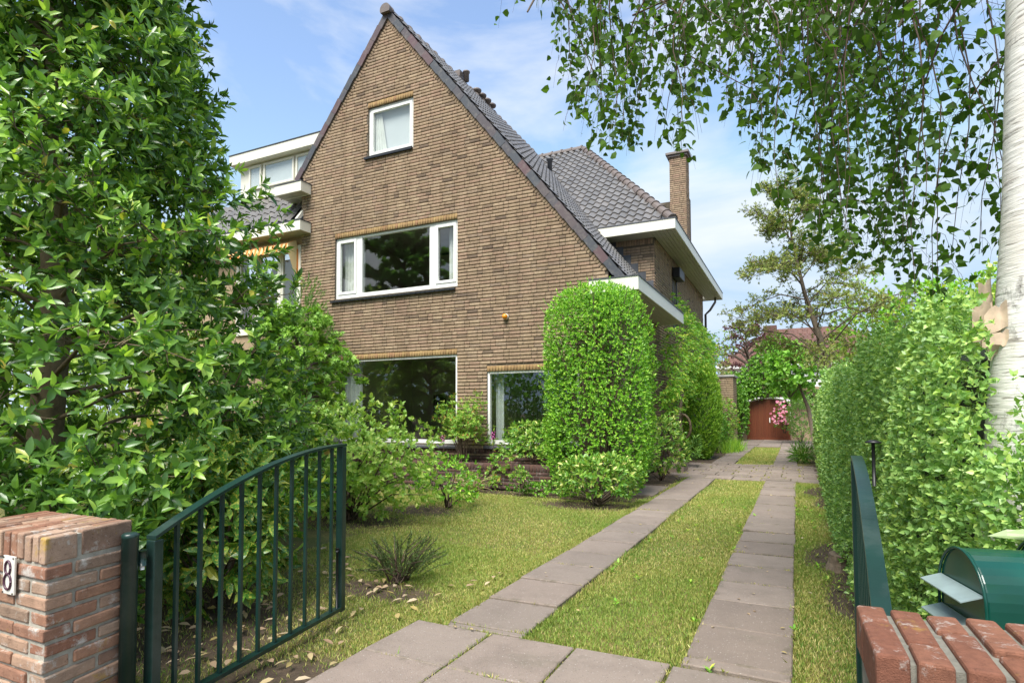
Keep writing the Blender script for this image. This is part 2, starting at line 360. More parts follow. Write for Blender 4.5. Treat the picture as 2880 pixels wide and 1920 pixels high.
def brickwork(name, wall, C, L, Hh, dep, u, v, n, m, n_single=0, prefer=None):
    """the largest ones as single bricks, the rest joined into one part"""
    C = np.asarray(C, float); N = len(C); L = np.broadcast_to(np.asarray(L, float), N).copy(); Hh = np.broadcast_to(np.asarray(Hh, float), N).copy()
    C = C + np.asarray(n, float) * rng.normal(0, .0016, (N, 1)); single = np.zeros(N, bool)
    if n_single:
        d = np.linalg.norm(C - CAMP, axis=1) - L * 3
        if prefer is not None: d = d + np.where(prefer(C), 0, 1000)
        single[np.argsort(d)[:n_single]] = True
    bm = {}
    Rm = Matrix((tuple(u), tuple(np.cross(v, u) * 0 + np.asarray(n) * -1), tuple(v))).transposed().to_4x4()
    for i in np.nonzero(single)[0]:
        k = (round(float(L[i]), 3), round(float(Hh[i]), 3))
        if k not in bm:
            V, F = brick_np([[0, 0, 0]], k[0], k[1], dep, (1, 0, 0), (0, 0, 1), (0, -1, 0)); bm[k] = mesh('brick', V, F, m)
        obj('brick', bm[k], wall, Matrix.Translation(C[i]) @ Rm)
    r = ~single
    if r.any():
        V, F = brick_np(C[r], L[r], Hh[r], dep, u, v, n)
        o = obj(name, mesh(name, V, F, m, rnd=np.repeat(rng.random(r.sum()), 12)), wall); o['kind'] = 'stuff'
def lay(x0, x1, z0, z1, keep, course=.065, S=.22, Hd=.11, joint=.01, bed=.0145):
    """rows of stretcher-stretcher-header; keep(a, b, z) -> list of (a, b) spans left of it"""
    C = []; L = []; k = 0; z = z0
    while z + course * .6 < z1:
        off = [0, .165, .055, .275, .11, .33][k % 6]; x = x0 - off - .4; i = (k * 2) % 3
        zc = z + course / 2
        while x < x1:
            w = Hd if i % 3 == 2 else S
            for a, b in keep(max(x, x0), min(x + w, x1), zc):
                if b - a > .03: C.append(((a + b) / 2, zc)); L.append(b - a - joint)
            x += w; i += 1
        z += course; k += 1
    return np.array(C), np.array(L), course - bed
# ------------------------------------------------------------------ the house
YF = 9.6; XL = -9.78; XR = -2.81; APX, APZ = -7.43, 9.50; SLP = 1.241
OPEN = [(-7.95, -6.81, 6.59, 7.64), (-8.81, -5.777, 3.69, 4.99), (-8.81, -5.783, .69, 2.385), (-5.14, -3.35, .70, 2.034)]
house = thing('brick_house', (-6.3, 9.6, 0), 'tan brick gabled house with steep dark tiled roof and white windows', 'house')
def gl(z): return max(XL, APX - (APZ - z) / SLP)
def gr(z): return min(XR, APX + (APZ - z) / SLP)
band = .135
def keep_front(a, b, z):
    lo = XL if z < 6.3 else max(XL, APX - (APZ - z) / SLP + band * 1.28); hi = XR if z < 3.3 else min(XR, APX + (APZ - z) / SLP - band * 1.28)
    sp = [(max(a, lo), min(b, hi))]
    for (p, q_, r, s) in OPEN:
        if r - .0 < z < s + .1: 
            z_in = z < s or True
            if z_in:
                out = []
                for (c, d) in sp:
                    if d <= p or c >= q_: out.append((c, d))
                    else:
                        if c < p: out.append((c, p))
                        if d > q_: out.append((q_, d))
                sp = out
    return [(c, d) for c, d in sp if d > c]
# mortar backing of the front wall, in bands between the openings
zs = sorted(set([0, APZ - .02] + [v for o in OPEN for v in o[2:]] + [3.3, 6.5]))
mb = MB()
for z0, z1 in zip(zs[:-1], zs[1:]):
    cuts = sorted([(o[0], o[1]) for o in OPEN if o[2] < (z0 + z1) / 2 < o[3]])
    edges = [('L', None)]; spans = []; cur = 'L'
    pts = [cur] + [v for c in cuts for v in c] + ['R']
    for i in range(0, len(pts), 2):
        f = lambda e, z: gl(z) + .01 if e == 'L' else (gr(z) - .01 if e == 'R' else e)
        a, b = pts[i], pts[i + 1]
        mb.prism([(f(a, z0), z0), (f(b, z0), z0), (f(b, z1), z1), (f(a, z1), z1)], YF + .018, YF + .3, 'y')
front = mb.build('front_wall', M_['mortar'], house)
C, L, hh = lay(XL, XR, 0.02, APZ - .25, keep_front)
C3 = np.stack([C[:, 0], np.full(len(C), YF), C[:, 1]], 1)
brickwork('brickwork', front, C3, L, hh, .06, (1, 0, 0), (0, 0, 1), (0, -1, 0), M_['brick'], 300, lambda c: (c[:, 2] > 2.3) & (c[:, 2] < 5.2) & (c[:, 0] > -6.2) & ((c[:, 0] < -3.6) | (c[:, 2] > 3.4)))
# soldier courses above the openings, brick-on-edge band under the verge
for (p, q_, r, s) in OPEN:
    n = int(round((q_ - p) / .061)); w = (q_ - p) / n; xs_ = p + w * (np.arange(n) + .5)
    brickwork('soldier_course', front, np.stack([xs_, np.full(n, YF - .001), np.full(n, s + .05)], 1), w - .009, .098, .06, (1, 0, 0), (0, 0, 1), (0, -1, 0), M_['soldier'])
for sgn, zend in ((1, 3.42), (-1, 6.3)):
    Ls = (APZ - .16 - zend) / SLP * math.hypot(1, SLP); n = int(Ls / .062); t = (np.arange(n) + .8) * .062
    ux, uz = sgn / math.hypot(1, SLP), -SLP / math.hypot(1, SLP); nx_, nz_ = -sgn * SLP / math.hypot(1, SLP), -1 / math.hypot(1, SLP)
    cx = APX + ux * t + nx_ * .068; cz = APZ - .02 + uz * t + nz_ * .068
    ok = (cx > XL + .03) & (cx < XR - .03)
    brickwork('verge_course', front, np.stack([cx, np.full(n, YF - .004), cz], 1)[ok], .053, .118, .06, (ux, 0, uz), (-nx_, 0, -nz_), (0, -1, 0), M_['brick'])
# side walls, wing wall
side = MB().box(XR - .3, XR - .012, YF + .31, 13.25, 0, 3.3).box(XR - .3, XR - .012, 13.25, 20.86, 0, 5.22).box(-4.3, XR - .3, 20.6, 20.85, 0, 5.2).build('side_wall', M_['mortar'], house)
SIDE_OPEN = [(15.35, 15.95, 3.45, 5.0), (11.95, 12.75, .3, 2.35)]
def keep_side(a, b, z):
    top = 3.3 if a < 13.24 else 5.22
    if z > top: return []
    sp = [(a, b)]
    for (p, q_, r, s) in SIDE_OPEN:
        if r < z < s:
            out = []
            for c, d in sp:
                if d <= p or c >= q_: out.append((c, d))
                else:
                    if c < p: out.append((c, p))
                    if d > q_: out.append((q_, d))
            sp = out
    return sp
C, L, hh = lay(YF, 20.86, 0.02, 5.2, keep_side)
brickwork('brickwork', side, np.stack([np.full(len(C), XR), C[:, 0], C[:, 1]], 1), L, hh, .06, (0, 1, 0), (0, 0, 1), (1, 0, 0), M_['brick'])
YW = 13.24
wing = MB().box(-4.6, XR - .3, YW + .012, YW + .3, 3.0, 5.22).build('wing_front_wall', M_['mortar'], house)
C, L, hh = lay(-4.6, XR - .004, 3.02, 5.05, lambda a, b, z: [(a, b)])
brickwork('brickwork', wing, np.stack([C[:, 0], np.full(len(C), YW), C[:, 1]], 1), L, hh, .06, (1, 0, 0), (0, 0, 1), (0, -1, 0), M_['brick'])
n = 28; xs_ = -4.55 + .061 * (np.arange(n) + .5)
brickwork('soldier_course', wing, np.stack([xs_, np.full(n, YW - .002), np.full(n, 5.15)], 1), .052, .15, .06, (1, 0, 0), (0, 0, 1), (0, -1, 0), M_['brick'])
# stepped lead flashing where the wing wall meets the main roof
for i in range(9):
    x0 = -4.2 + i * .17; zt = APZ - (x0 - APX) * SLP + .22
    if x0 + .17 < XR - .01: MB().box(x0, x0 + .172, YW - .012 - .001 * (i % 2), YW - .004, zt - .5, zt).build('lead_flashing', M_['lead'], house)
# back shell so that no light leaks into the rooms
MB().box(XL + .001, XL + .25, YF + .31, 21, 0, 6.0).box(XL + .25, XR - .31, 20.4, 20.59, 0, 8.5).build('rear_wall', M_['mortar'], house)
# ---- roofs
def pan(w=.205, l=.3, a=.026, th=.014):
    """S-shaped pan tile: x across, y down the slope, z out"""
    n = 8; V = []
    for y, dz in ((0, 0.0), (l, .03)):
        for k in range(n + 1):
            t = k / n; V.append((t * w, y, dz + a * math.sin(2 * math.pi * t + .6) + a))
    for k in range(n + 1): V.append((V[n + 1 + k][0], l, V[n + 1 + k][2]))
    for k in range(n + 1): V.append((V[n + 1 + k][0], l - .004, V[n + 1 + k][2] - th - .018))
    F = [(k, n + 1 + k, n + 2 + k, k + 1) for k in range(n)] + [(2 * n + 2 + k, 3 * n + 3 + k, 3 * n + 4 + k, 2 * n + 3 + k) for k in range(n)]
    return np.array(V), np.array(F)
PV, PF = pan()
TILE = mesh('tile', PV, PF, M_['tile'], True)
def frame(o, across, down):
    a = Vector(across).normalized(); d = Vector(down).normalized(); n = a.cross(d)
    if n.z < 0: n = -n
    return Matrix((tuple(a) + (0,), tuple(d) + (0,), tuple(n) + (0,), (0, 0, 0, 1))).transposed(), n
def tiles(parent, o, across, down, wid, leng, ok, n_single, name='tiles', cw=.2, cl=.258):
    Fm, n = frame(o, across, down); a = np.array(Vector(across).normalized()); d = np.array(Vector(down).normalized()); n = np.array(n); o = np.array(o, float)
    P = []
    for i in range(int(wid / cw)):
        for j in range(int(leng / cl) + 1):
            p = o + a * i * cw + d * (j * cl)
            if ok(p + a * cw / 2 + d * cl / 2): P.append(p + n * random.uniform(-.002, .003))
    P = np.array(P); dist = np.argsort(np.linalg.norm(P - CAMP, axis=1)); sing = set(dist[:n_single].tolist())
    B = np.stack([a, d, n]); rest = [i for i in range(len(P)) if i not in sing]
    for i in sing: obj('tile', TILE, parent, Matrix.Translation(P[i]) @ Fm)
    if rest:
        V = (PV @ B)[None] + P[rest][:, None]; F = (PF[None] + (np.arange(len(rest)) * len(PV))[:, None, None]).reshape(-1, 4)
        t = obj(name, mesh(name, V.reshape(-1, 3), F, M_['tile'], True, np.repeat(rng.random(len(rest)), len(PV))), parent); t['kind'] = 'stuff'
hyp = math.hypot(1, SLP); RZ = APZ + .06
def slab_roof(name, quad, th, parent):
    q_ = [Vector(v) for v in quad]; n = (q_[1] - q_[0]).cross(q_[2] - q_[0]).normalized()
    if n.z < 0: n = -n
    k = len(q_); V = [tuple(v) for v in q_] + [tuple(v - n * th) for v in q_]
    F = [tuple(range(k)), tuple(range(k, 2 * k))[::-1]] + [(i, (i + 1) % k, k + (i + 1) % k, k + i) for i in range(k)]
    return obj(name, mesh(name, V, F, M_['lead']), parent)
xe = -2.5; ze = RZ - (xe - APX) * SLP
main = slab_roof('main_roof', [(APX, YF - .02, RZ), (xe, YF - .02, ze), (xe, 13.1, ze), (-5.9, 17.2, RZ - (-5.9 - APX) * SLP), (APX, 17.2, RZ)], .06, house)
xl = -9.95; zl = RZ - (APX - xl) * SLP
slab_roof('main_roof', [(APX, YF - .02, RZ - .002), (xl, YF - .02, zl), (xl, 17, zl), (APX, 17, RZ - .002)], .06, house)
tiles(main, (APX + .06, YF + .02, RZ - .05), (0, 1, 0), (1, 0, -SLP), 7.6, 7.75, lambda p: p[2] > 5.3 + .9 * (p[1] - 12.7) - .35 or p[1] < 12.9, 0)
# verge tiles: two slopes of overlapping flanged tiles
def verge_mesh(s):
    mbv = MB(); mbv.box(0, .31, -.035, 0.0, -.105, .03); mbv.box(0, .31, 0.0, .16, .0, .03); me = mesh('verge_tile', mbv.V, mbv.F, M_['verge']); return me
VT = verge_mesh(1)
for sgn, cnt in ((1, 28), (-1, 14)):
    d = Vector((sgn, 0, -SLP)).normalized(); upn = Vector((sgn * SLP, 0, 1)).normalized()
    for i in range(cnt):
        o = Vector((APX, YF - .008, APZ + .06)) + d * (.06 + i * .279) + upn * (.016 - .0)
        ax = d - upn * .05; ax.normalize(); zz = upn + d * .05; zz.normalize(); yy = zz.cross(ax)
        M = Matrix((tuple(ax) + (0,), (0, 1, 0, 0), tuple(zz) + (0,), (0, 0, 0, 1))).transposed()
        obj('verge_tile', VT, house, Matrix.Translation(o + Vector((0, random.uniform(-.004, .004), 0))) @ M)
# ridge tiles
def ridge_mesh(l=.36, r=.115):
    V = []; n = 8
    for x, rr in ((0, r * .9), (l * .86, r * .94), (l * .87, r * 1.12), (l, r * 1.12)):
        for k in range(n + 1):
            t = math.pi * (k / n * 1.1 - .05); V.append((x, rr * math.cos(t), rr * math.sin(t)))
    F = [(i * (n + 1) + k, i * (n + 1) + k + 1, (i + 1) * (n + 1) + k + 1, (i + 1) * (n + 1) + k) for i in range(3) for k in range(n)]
    F.append(tuple(range(3 * (n + 1), 4 * (n + 1)))); F.append(tuple(range(n + 1))[::-1])
    return mesh('ridge_tile', V, F, M_['ridge'])
RT = ridge_mesh()
def along(a, b, step, name='ridge_tile'):
    a = Vector(a); b = Vector(b); d = (b - a).normalized(); s = d.cross(Vector((0, 0, 1))).normalized(); u = s.cross(d)
    M = Matrix((tuple(d) + (0,), tuple(-s) + (0,), tuple(u) + (0,), (0, 0, 0, 1))).transposed()
    for i in range(int((b - a).length / step)): obj(name, RT, house, Matrix.Translation(a + d * i * step) @ M)
along((APX, 17.2, RZ - .03), (APX, YF - .1, RZ - .03), .33)
# round front cap of the ridge
MB().prism([(APX + .125 * math.cos(t), RZ - .02 + .125 * math.sin(t)) for t in np.linspace(-.5, math.pi + .5, 14)], YF - .13, YF - .05, 'y').build('ridge_cap', M_['ridge'], house)
# wing roof: hipped, ridge along X
WZ = 5.39; PKX, PKY, PKZ = -5.8, 17.2, 9.45; EX, EY0, EY1 = -2.36, 12.85, 21.6
ws = slab_roof('wing_roof', [(-8.2, EY0, WZ), (EX, EY0, WZ), (PKX, PKY, PKZ), (-8.2, PKY, PKZ)], .05, house)
slab_roof('wing_roof', [(EX, EY0, WZ), (EX, EY1, WZ), (PKX, PKY, PKZ)], .05, house)
slab_roof('wing_roof', [(EX, EY1, WZ), (-8.2, EY1, WZ), (-8.2, PKY, PKZ), (PKX, PKY, PKZ)], .05, house)
dn = Vector((0, EY0 - PKY, WZ - PKZ)); wl = dn.length
tiles(ws, (-8.0, PKY, PKZ + .0), (1, 0, 0), dn, 5.6, wl - .12, lambda p: p[0] < PKX + (EX - PKX) * (PKY - p[1]) / (PKY - EY0) + .02 and p[2] > RZ - (p[0] - APX) * SLP - .3, 300)
along((PKX, PKY, PKZ - .02), (EX + .05, EY0 + .05, WZ + .02), .32); along((-7.5, PKY, PKZ - .01), (PKX, PKY, PKZ - .01), .33)
# flues and vents on the ridge
MB().lathe([(.07, 0), (.07, .34), (.1, .36), (.1, .4), (.05, .42)], (APX + 1.15, 15.6, 8.2), 14).build('vent_pipe', M_['lead'], house, True)
fl = MB().box(APX - .12, APX + .1, 12.3, 12.6, RZ - .1, RZ + .2).build('flue_block', M_['ridge'], house)
MB().lathe([(.07, 0), (.07, .2), (.09, .21), (.09, .24)], (APX + .2, 12.45, RZ - .05), 14).build('flue_pot', M_['ridge'], fl, True)
for i in range(4): MB().lathe([(.12, 0), (.13, .05), (.09, .08)], (APX + .02, 13.3 + .28 * i, RZ + .14), 12).build('ridge_vent', M_['ridge'], house, True)
# eaves: fascia, soffit boards, drip edge
def eave(segs, z0, z1, wall_x, name='eave'):
    pass
def eave_box(x0, x1, y0, y1, z0, z1, run, m, boards=5):
    """white box gutter with a boarded soffit and a dark metal drip edge"""
    t = .03
    f = MB().box(x0, x1, y0, y0 + t, z0, z1).box(x1 - t, x1, y0 + t, y1, z0, z1).box(x0, x0 + t, y0 + t, y1, z0, z1).box(x0 + t, x1 - t, y1 - t, y1, z0, z1).build('gutter', m, house, bevel=.004)
    MB().box(x0 - .012, x1 + .012, y0 - .012, y1 + .005, z1 + .001, z1 + .02).build('drip_edge', M_['lead'], f)
    if run == 'y':
        w = (x1 - x0 - 2 * t) / boards
        for i in range(boards): MB().box(x0 + t + i * w + .003, x0 + t + (i + 1) * w - .003, y0 + t + .002, y1 - t - .002, z0 + .004, z0 + .02).build('soffit_board', M_['soffit'], f)
    else:
        w = (y1 - y0 - 2 * t) / boards
        for i in range(boards): MB().box(x0 + t + .002, x1 - t - .002, y0 + t + i * w + .003, y0 + t + (i + 1) * w - .003, z0 + .004, z0 + .02).build('soffit_board', M_['soffit'], f)
    return f
g_lo = eave_box(-3.056, -2.231, 9.28, 9.585, 3.228, 3.447, 'x', M_['cream'], 3)
f = MB().box(-2.261, -2.231, 9.588, 13.45, 3.228, 3.447).box(-2.80, -2.262, 13.42, 13.45, 3.228, 3.447).build('gutter', M_['cream'], house, bevel=.004)
MB().box(-2.80, -2.219, 9.591, 13.455, 3.449, 3.466).build('drip_edge', M_['lead'], f)
for i in range(6): MB().box(-2.795 + i * .0885 + .003, -2.795 + (i + 1) * .0885 - .003, 9.587, 13.418, 3.232, 3.248).build('soffit_board', M_['soffit'], f)
UX, UY0, UY1, UZ0, UZ1 = -2.255, 12.74, 21.7, 5.2, 5.42
f = MB().box(-4.75, UX, UY0, UY0 + .03, UZ0, UZ1).box(UX - .03, UX, UY0 + .03, UY1, UZ0, UZ1).box(-4.5, UX - .03, UY1 - .03, UY1, UZ0, UZ1).build('gutter', M_['cream'], house, bevel=.004)
MB().box(-4.75, UX + .012, UY0 - .012, UY0 + .2, UZ1 + .001, UZ1 + .02).box(UX - .2, UX + .012, UY0 + .2, UY1 + .005, UZ1 + .001, UZ1 + .02).build('drip_edge', M_['lead'], f)
for i in range(6): MB().box(-2.80 + i * .0855 + .003, -2.80 + (i + 1) * .0855 - .003, UY0 + .034, UY1 - .034, UZ0 + .004, UZ0 + .02).build('soffit_board', M_['soffit'], f)
for i in range(5): MB().box(-4.7, -2.806, UY0 + .034 + i * .0925 + .003, UY0 + .034 + (i + 1) * .0925 - .003, UZ0 + .004, UZ0 + .02).build('soffit_board', M_['soffit'], f)
f = eave_box(-10.28, -9.495, 9.295, 9.59, 6.055, 6.27, 'x', M_['cream'], 3)
f2 = MB().box(-10.28, -10.25, 9.592, 15, 6.055, 6.27).build('gutter', M_['cream'], house)
for i in range(5): MB().box(-10.249 + i * .093, -10.249 + (i + 1) * .093 - .006, 9.592, 15, 6.06, 6.076).build('soffit_board', M_['soffit'], f2)
# downpipe at the far corner, roller shutter window on the side
MB().tube([(-2.45, 21.2, 5.2), (-2.45, 21.2, 5.05), (-2.6, 21.0, 4.75), (-2.74, 20.92, 4.6), (-2.74, 20.92, 0)], .04, 10).build('downpipe', M_['zinc'], house, True)
w = MB().box(XR - .02, XR + .01, 15.35, 15.4, 3.45, 5.0).box(XR - .02, XR + .01, 15.9, 15.95, 3.45, 5.0).box(XR - .02, XR + .01, 15.4, 15.9, 4.95, 5.0).box(XR - .02, XR + .012, 15.4, 15.9, 3.45, 3.5).build('side_window', M_['black'], house)
MB().box(XR - .05, XR - .03, 15.4, 15.9, 3.5, 4.95).build('pane', M_['glass'], w)
MB().box(XR + .012, XR + .2, 15.3, 16.0, 4.72, 4.98).build('shutter_box', M_['black'], w, bevel=.02)
w = MB().box(XR - .06, XR - .02, 11.95, 12.05, .3, 2.35).box(XR - .06, XR - .02, 12.65, 12.75, .3, 2.35).box(XR - .06, XR - .02, 12.05, 12.65, 2.25, 2.35).box(XR - .06, XR - .03, 12.05, 12.65, .3, 1.2).build('side_door', M_['dark'], house)
MB().box(XR - .05, XR - .04, 12.06, 12.64, 1.2, 2.25).build('pane', M_['glass'], w); MB().bar((XR + .02, 12.12, .95), (XR + .02, 12.12, 1.35), .025).build('handle', M_['white'], w)
# chimney
cm = MB().box(-3.58 + .012, -3.05 - .012, 19.3 + .012, 19.9 - .012, 5.2, 9.6).build('chimney', M_['mortar'], house)
C, L, hh = lay(-3.58, -3.05, 5.6, 9.55, lambda a, b, z: [(a, b)])
brickwork('brickwork', cm, np.stack([C[:, 0], np.full(len(C), 19.3), C[:, 1]], 1), L, hh, .06, (1, 0, 0), (0, 0, 1), (0, -1, 0), M_['brick'])
C, L, hh = lay(19.3, 19.9, 5.6, 9.55, lambda a, b, z: [(a, b)])
brickwork('brickwork', cm, np.stack([np.full(len(C), -3.05), C[:, 0], C[:, 1]], 1), L, hh, .06, (0, 1, 0), (0, 0, 1), (1, 0, 0), M_['brick'])
MB().box(-3.63, -3.0, 19.25, 19.95, 9.55, 9.62).box(-3.68, -2.95, 19.2, 20.0, 9.62, 9.7).build('chimney_cap', M_['ridge'], cm, bevel=.01)
# ---- windows
def frame_ring(mb, x0, x1, z0, z1, y0, y1, t, tb=None):
    tb = tb or t
    mb.box(x0, x0 + t, y0, y1, z0, z1).box(x1 - t, x1, y0, y1, z0, z1).box(x0 + t, x1 - t, y0, y1, z1 - t, z1).box(x0 + t, x1 - t, y0, y1, z0, z0 + tb); return mb
def curtain(x0, x1, z0, z1, y, m, parent, amp=.03, per=.09, lean=0.0):
    n = max(8, int((x1 - x0) / per * 8)); V = []
    for j, z in enumerate((z1, z0)):
        for i in range(n + 1):
            t = i / n; xx = x0 + (x1 - x0) * t * (1 - (lean if j == 0 else 0)); V.append((xx, y + amp * math.sin(2 * math.pi * t * (x1 - x0) / per + .8 * math.sin(7 * t)), z))
    F = [(i, i + 1, n + 2 + i, n + 1 + i) for i in range(n)]
    return obj('curtain', mesh('curtain', V, F, m, True), parent)
def sill(x0, x1, z, m, parent, step=.1085, proud=.06):
    n = int(round((x1 - x0) / step)); s = (x1 - x0) / n
    me = MB(); me.prism([(YF - proud, -.035), (YF - proud, 0), (YF + .05, .03), (YF + .05, -.035)], -s / 2 + .003, s / 2 - .003, 'x'); me = mesh('sill_tile', me.V, me.F, m)
    for i in range(n): obj('sill_tile', me, parent, Matrix.Translation((x0 + (i + .5) * s, random.uniform(-.002, .002), z)))
FY = YF + .055
def room(x0, x1, z0, z1, depth, m, parent):
    y0 = YF + .31; y1 = y0 + depth
    V = [(x, y, z) for z in (z0, z1) for y in (y0, y1) for x in (x0, x1)]
    return obj('room', mesh('room', V, [(0, 1, 3, 2), (4, 6, 7, 5), (2, 3, 7, 6), (0, 2, 6, 4), (1, 5, 7, 3)], m), parent)
o = OPEN[0]                                                       # attic window
w = frame_ring(MB(), o[0], o[1], o[2], o[3], FY, FY + .07, .05).build('attic_window', M_['white'], house, bevel=.004)
frame_ring(MB(), o[0] + .052, o[1] - .052, o[2] + .052, o[3] - .052, FY - .012, FY + .05, .055).build('casement', M_['white'], w, bevel=.004)
MB().box(o[0] + .1, o[1] - .1, FY + .02, FY + .026, o[2] + .1, o[3] - .1).build('pane', M_['glass'], w)
MB().box(o[0] + .02, o[1] - .02, FY + .12, FY + .13, o[2], o[3]).build('blind', M_['room_light'], w)
curtain(o[0] + .08, o[0] + .42, o[2] + .05, o[3] - .12, FY + .085, M_['curtain'], w, .02, .07, .45)
MB().box(o[0] - .06, o[1] + .0, YF - .05, YF + .06, o[2] - .05, o[2] - .002).build('sill', M_['sill'], w)
o = OPEN[1]                                                       # bedroom window with two side casements
w = frame_ring(MB(), o[0], o[1], o[2], o[3], FY, FY + .08, .05, .085).box(-8.26, -8.12, FY + .001, FY + .079, o[2] + .085, o[3] - .05).box(-6.44, -6.30, FY + .001, FY + .079, o[2] + .085, o[3] - .05).build('bedroom_window', M_['white'], house, bevel=.004)
for a, b in ((-8.75, -8.265), (-6.295, -5.83)): frame_ring(MB(), a, b, o[2] + .09, o[3] - .055, FY - .015, FY + .05, .055).build('casement', M_['white'], w, bevel=.004)
for a, b in ((-8.70, -8.31), (-8.115, -6.445), (-6.245, -5.88)): MB().box(a, b, FY + .03, FY + .036, o[2] + .1, o[3] - .06).build('pane', M_['glass'], w)
curtain(-8.78, -8.2, o[2] + .02, o[3], FY + .22, M_['curtain'], w, .035, .085); curtain(-6.12, -5.8, o[2] + .02, o[3], FY + .22, M_['curtain'], w, .035, .085)
room(-9.4, -5.3, 3.3, 5.4, 3.0, M_['room'], w)
sill(o[0] - .07, o[1] - .03, o[2] - .045, M_['sill'], w)
for k, o in ((2, OPEN[2]), (3, OPEN[3])):                          # two ground-floor picture windows
    nm = 'living_room_window' if k == 2 else 'study_window'
    w = frame_ring(MB(), o[0], o[1], o[2], o[3], FY - .02, FY + .06, .045, .07).build(nm, M_['white'], house, bevel=.004)
    MB().box(o[0] + .046, o[1] - .046, FY + .01, FY + .016, o[2] + .071, o[3] - .046).build('pane', M_['glass'], w)
    sill(o[0] - .05, o[1] + .04, o[2] - .045, M_['sill_grey'], w)
    if k == 2:
        curtain(o[0] + .05, o[0] + .5, o[2] - .1, o[3], FY + .25, M_['curtain_grey'], w, .03, .11)
        rm = room(-9.3, -5.5, .1, 2.65, 3.2, M_['room'], w)
        pf = MB(); frame_ring(pf, -8.55, -8.2, 1.25, 1.75, YF + 3.42, YF + 3.46, .03); pf.build('picture_frame', M_['dark'], rm)
        MB().box(-8.51, -8.24, YF + 3.45, YF + 3.455, 1.29, 1.71).build('picture', M_['black'], rm)
        MB().lathe([(.05, 0), (.06, .01), (.015, .04), (.015, .22), (.07, .24), (.07, .28)], (-6.9, YF + .5, .7), 12).build('candle_holder', M_['dark'], rm, True)
    else:
        curtain(o[0] + .05, o[0] + .22, o[2] - .1, o[3], FY + .22, M_['curtain_grey'], w, .025, .09)
        rm = room(-5.35, -3.15, .1, 2.65, 2.6, M_['room'], w)
        MB().box(-3.9, -3.2, YF + 1.1, YF + 1.15, .1, 2.6).build('partition', plain('warm_cupboard', (.32, .25, .16), .7), rm)
        MB().box(-4.55, -4.3, YF + .6, YF + .8, .74, .95).build('desk_lamp', M_['dark'], rm)
# dark plinth band under the ground-floor sills with a header course
C = np.stack([np.arange(-8.9, -3.3, .061), np.full(92, YF - .006), np.full(92, .57)], 1)
brickwork('plinth_course', front, C, .053, .1, .05, (1, 0, 0), (0, 0, 1), (0, -1, 0), M_['brick_dark'])
C, L, hh = lay(-9.7, -2.9, .02, .5, lambda a, b, z: [(a, b)])
brickwork('plinth', front, np.stack([C[:, 0], np.full(len(C), YF - .008), C[:, 1]], 1), L, hh, .05, (1, 0, 0), (0, 0, 1), (0, -1, 0), M_['brick_dark'])
# alarm lamp on the front wall
al = thing('alarm_lamp', (-4.735, YF, 3.015), 'small orange alarm lamp with white base on the brick front wall', 'lamp')
prof = [(.0, .11), (.03, .105), (.045, .085), (.05, .05), (.05, .035)]
mbv = MB(); mbv.lathe([(.052, -.035), (.056, 0.0)], (0, 0, 0), 18)
Mx = Matrix.Translation((-4.735, YF - .036, 3.015)) @ Matrix.Rotation(R(90), 4, 'X')
mbv.build('base', M_['white'], al, True, M=Mx)
mbv = MB(); mbv.lathe([(.05, 0.0), (.05, .03), (.044, .055), (.028, .072), (.008, .08)], (0, 0, 0), 18); mbv.build('lens', M_['orange'], al, True, M=Mx)
# ------------------------------------------------------------------ the attached neighbour house on the left
nb = thing('neighbour_house', (-12.5, 9.7, 0), 'attached cream-trimmed house with dormer and orange striped awning at left', 'house')
NY = 9.72
wl_ = MB().box(-16, -11.95, NY, NY + .3, 0, 5.25).box(-11.95, XL - .01, NY, NY + .3, 0, 3.1).box(-11.95, -10.6, NY, NY + .3, 5.02, 5.25).box(-10.6, XL - .01, NY, NY + .3, 5.02, 5.25).box(-16, -15.7, NY + .3, 14, 0, 5.2).build('wall', M_['brick_pale'], nb)
wn_ = frame_ring(MB(), -11.9, -9.86, 3.1, 5.02, NY - .05, NY + .05, .09)
for x in (-11.2, -10.5): wn_.box(x - .045, x + .045, NY - .049, NY + .049, 3.19, 4.93)
w = wn_.build('window', M_['cream'], nb, bevel=.004)
for a, b in ((-11.81, -11.245), (-11.155, -10.545), (-10.455, -9.95)):
    MB().box(a, b, NY, NY + .006, 3.19, 4.93).build('pane', M_['glass'], w)
    frame_ring(MB(), a, b, 3.2, 4.92, NY - .03, NY + .03, .04).build('casement', M_['cream'], w)
room_ = MB().box(-11.9, -9.9, NY + 1.0, NY + 1.02, 3, 5.1).build('back_panel', M_['room_light'], nb)
curtain(-10.1, -9.94, 3.2, 4.9, NY + .2, M_['curtain'], w, .02, .06)
# striped awning valance
def awn_mat():
    m, nt, p = base_mat('orange_striped_canvas'); sx = nd(nt, 'ShaderNodeSeparateXYZ', {0: wpos(nt)}).outputs[0]
    s = nd(nt, 'ShaderNodeMath', {0: sx, 1: 7.5}, operation='MULTIPLY'); f = nd(nt, 'ShaderNodeMath', {0: s.outputs[0]}, operation='FRACT').outputs[0]
    f2 = nd(nt, 'ShaderNodeMath', {0: f, 1: .5}, operation='GREATER_THAN').outputs[0]
    nt.links.new(mixc(nt, f2, (.72, .55, .28), (.7, .24, .05)), p.inputs['Base Color']); p.inputs['Roughness'].default_value = .9; return m
AW = awn_mat()
V = []; n = 48
for i in range(n + 1):
    x = -11.9 + 1.95 * i / n; sc = abs(math.sin(math.pi * i / 4)); V += [(x, NY - .1, 5.12), (x, NY - .3, 5.0), (x, NY - .33 - .02 * sc, 4.86 - .05 * sc)]
F = [(3 * i + k, 3 * i + 3 + k, 3 * i + 4 + k, 3 * i + 1 + k) for i in range(n) for k in (0, 1)]
aw = obj('awning', mesh('awning', V, F, AW, True), nb)
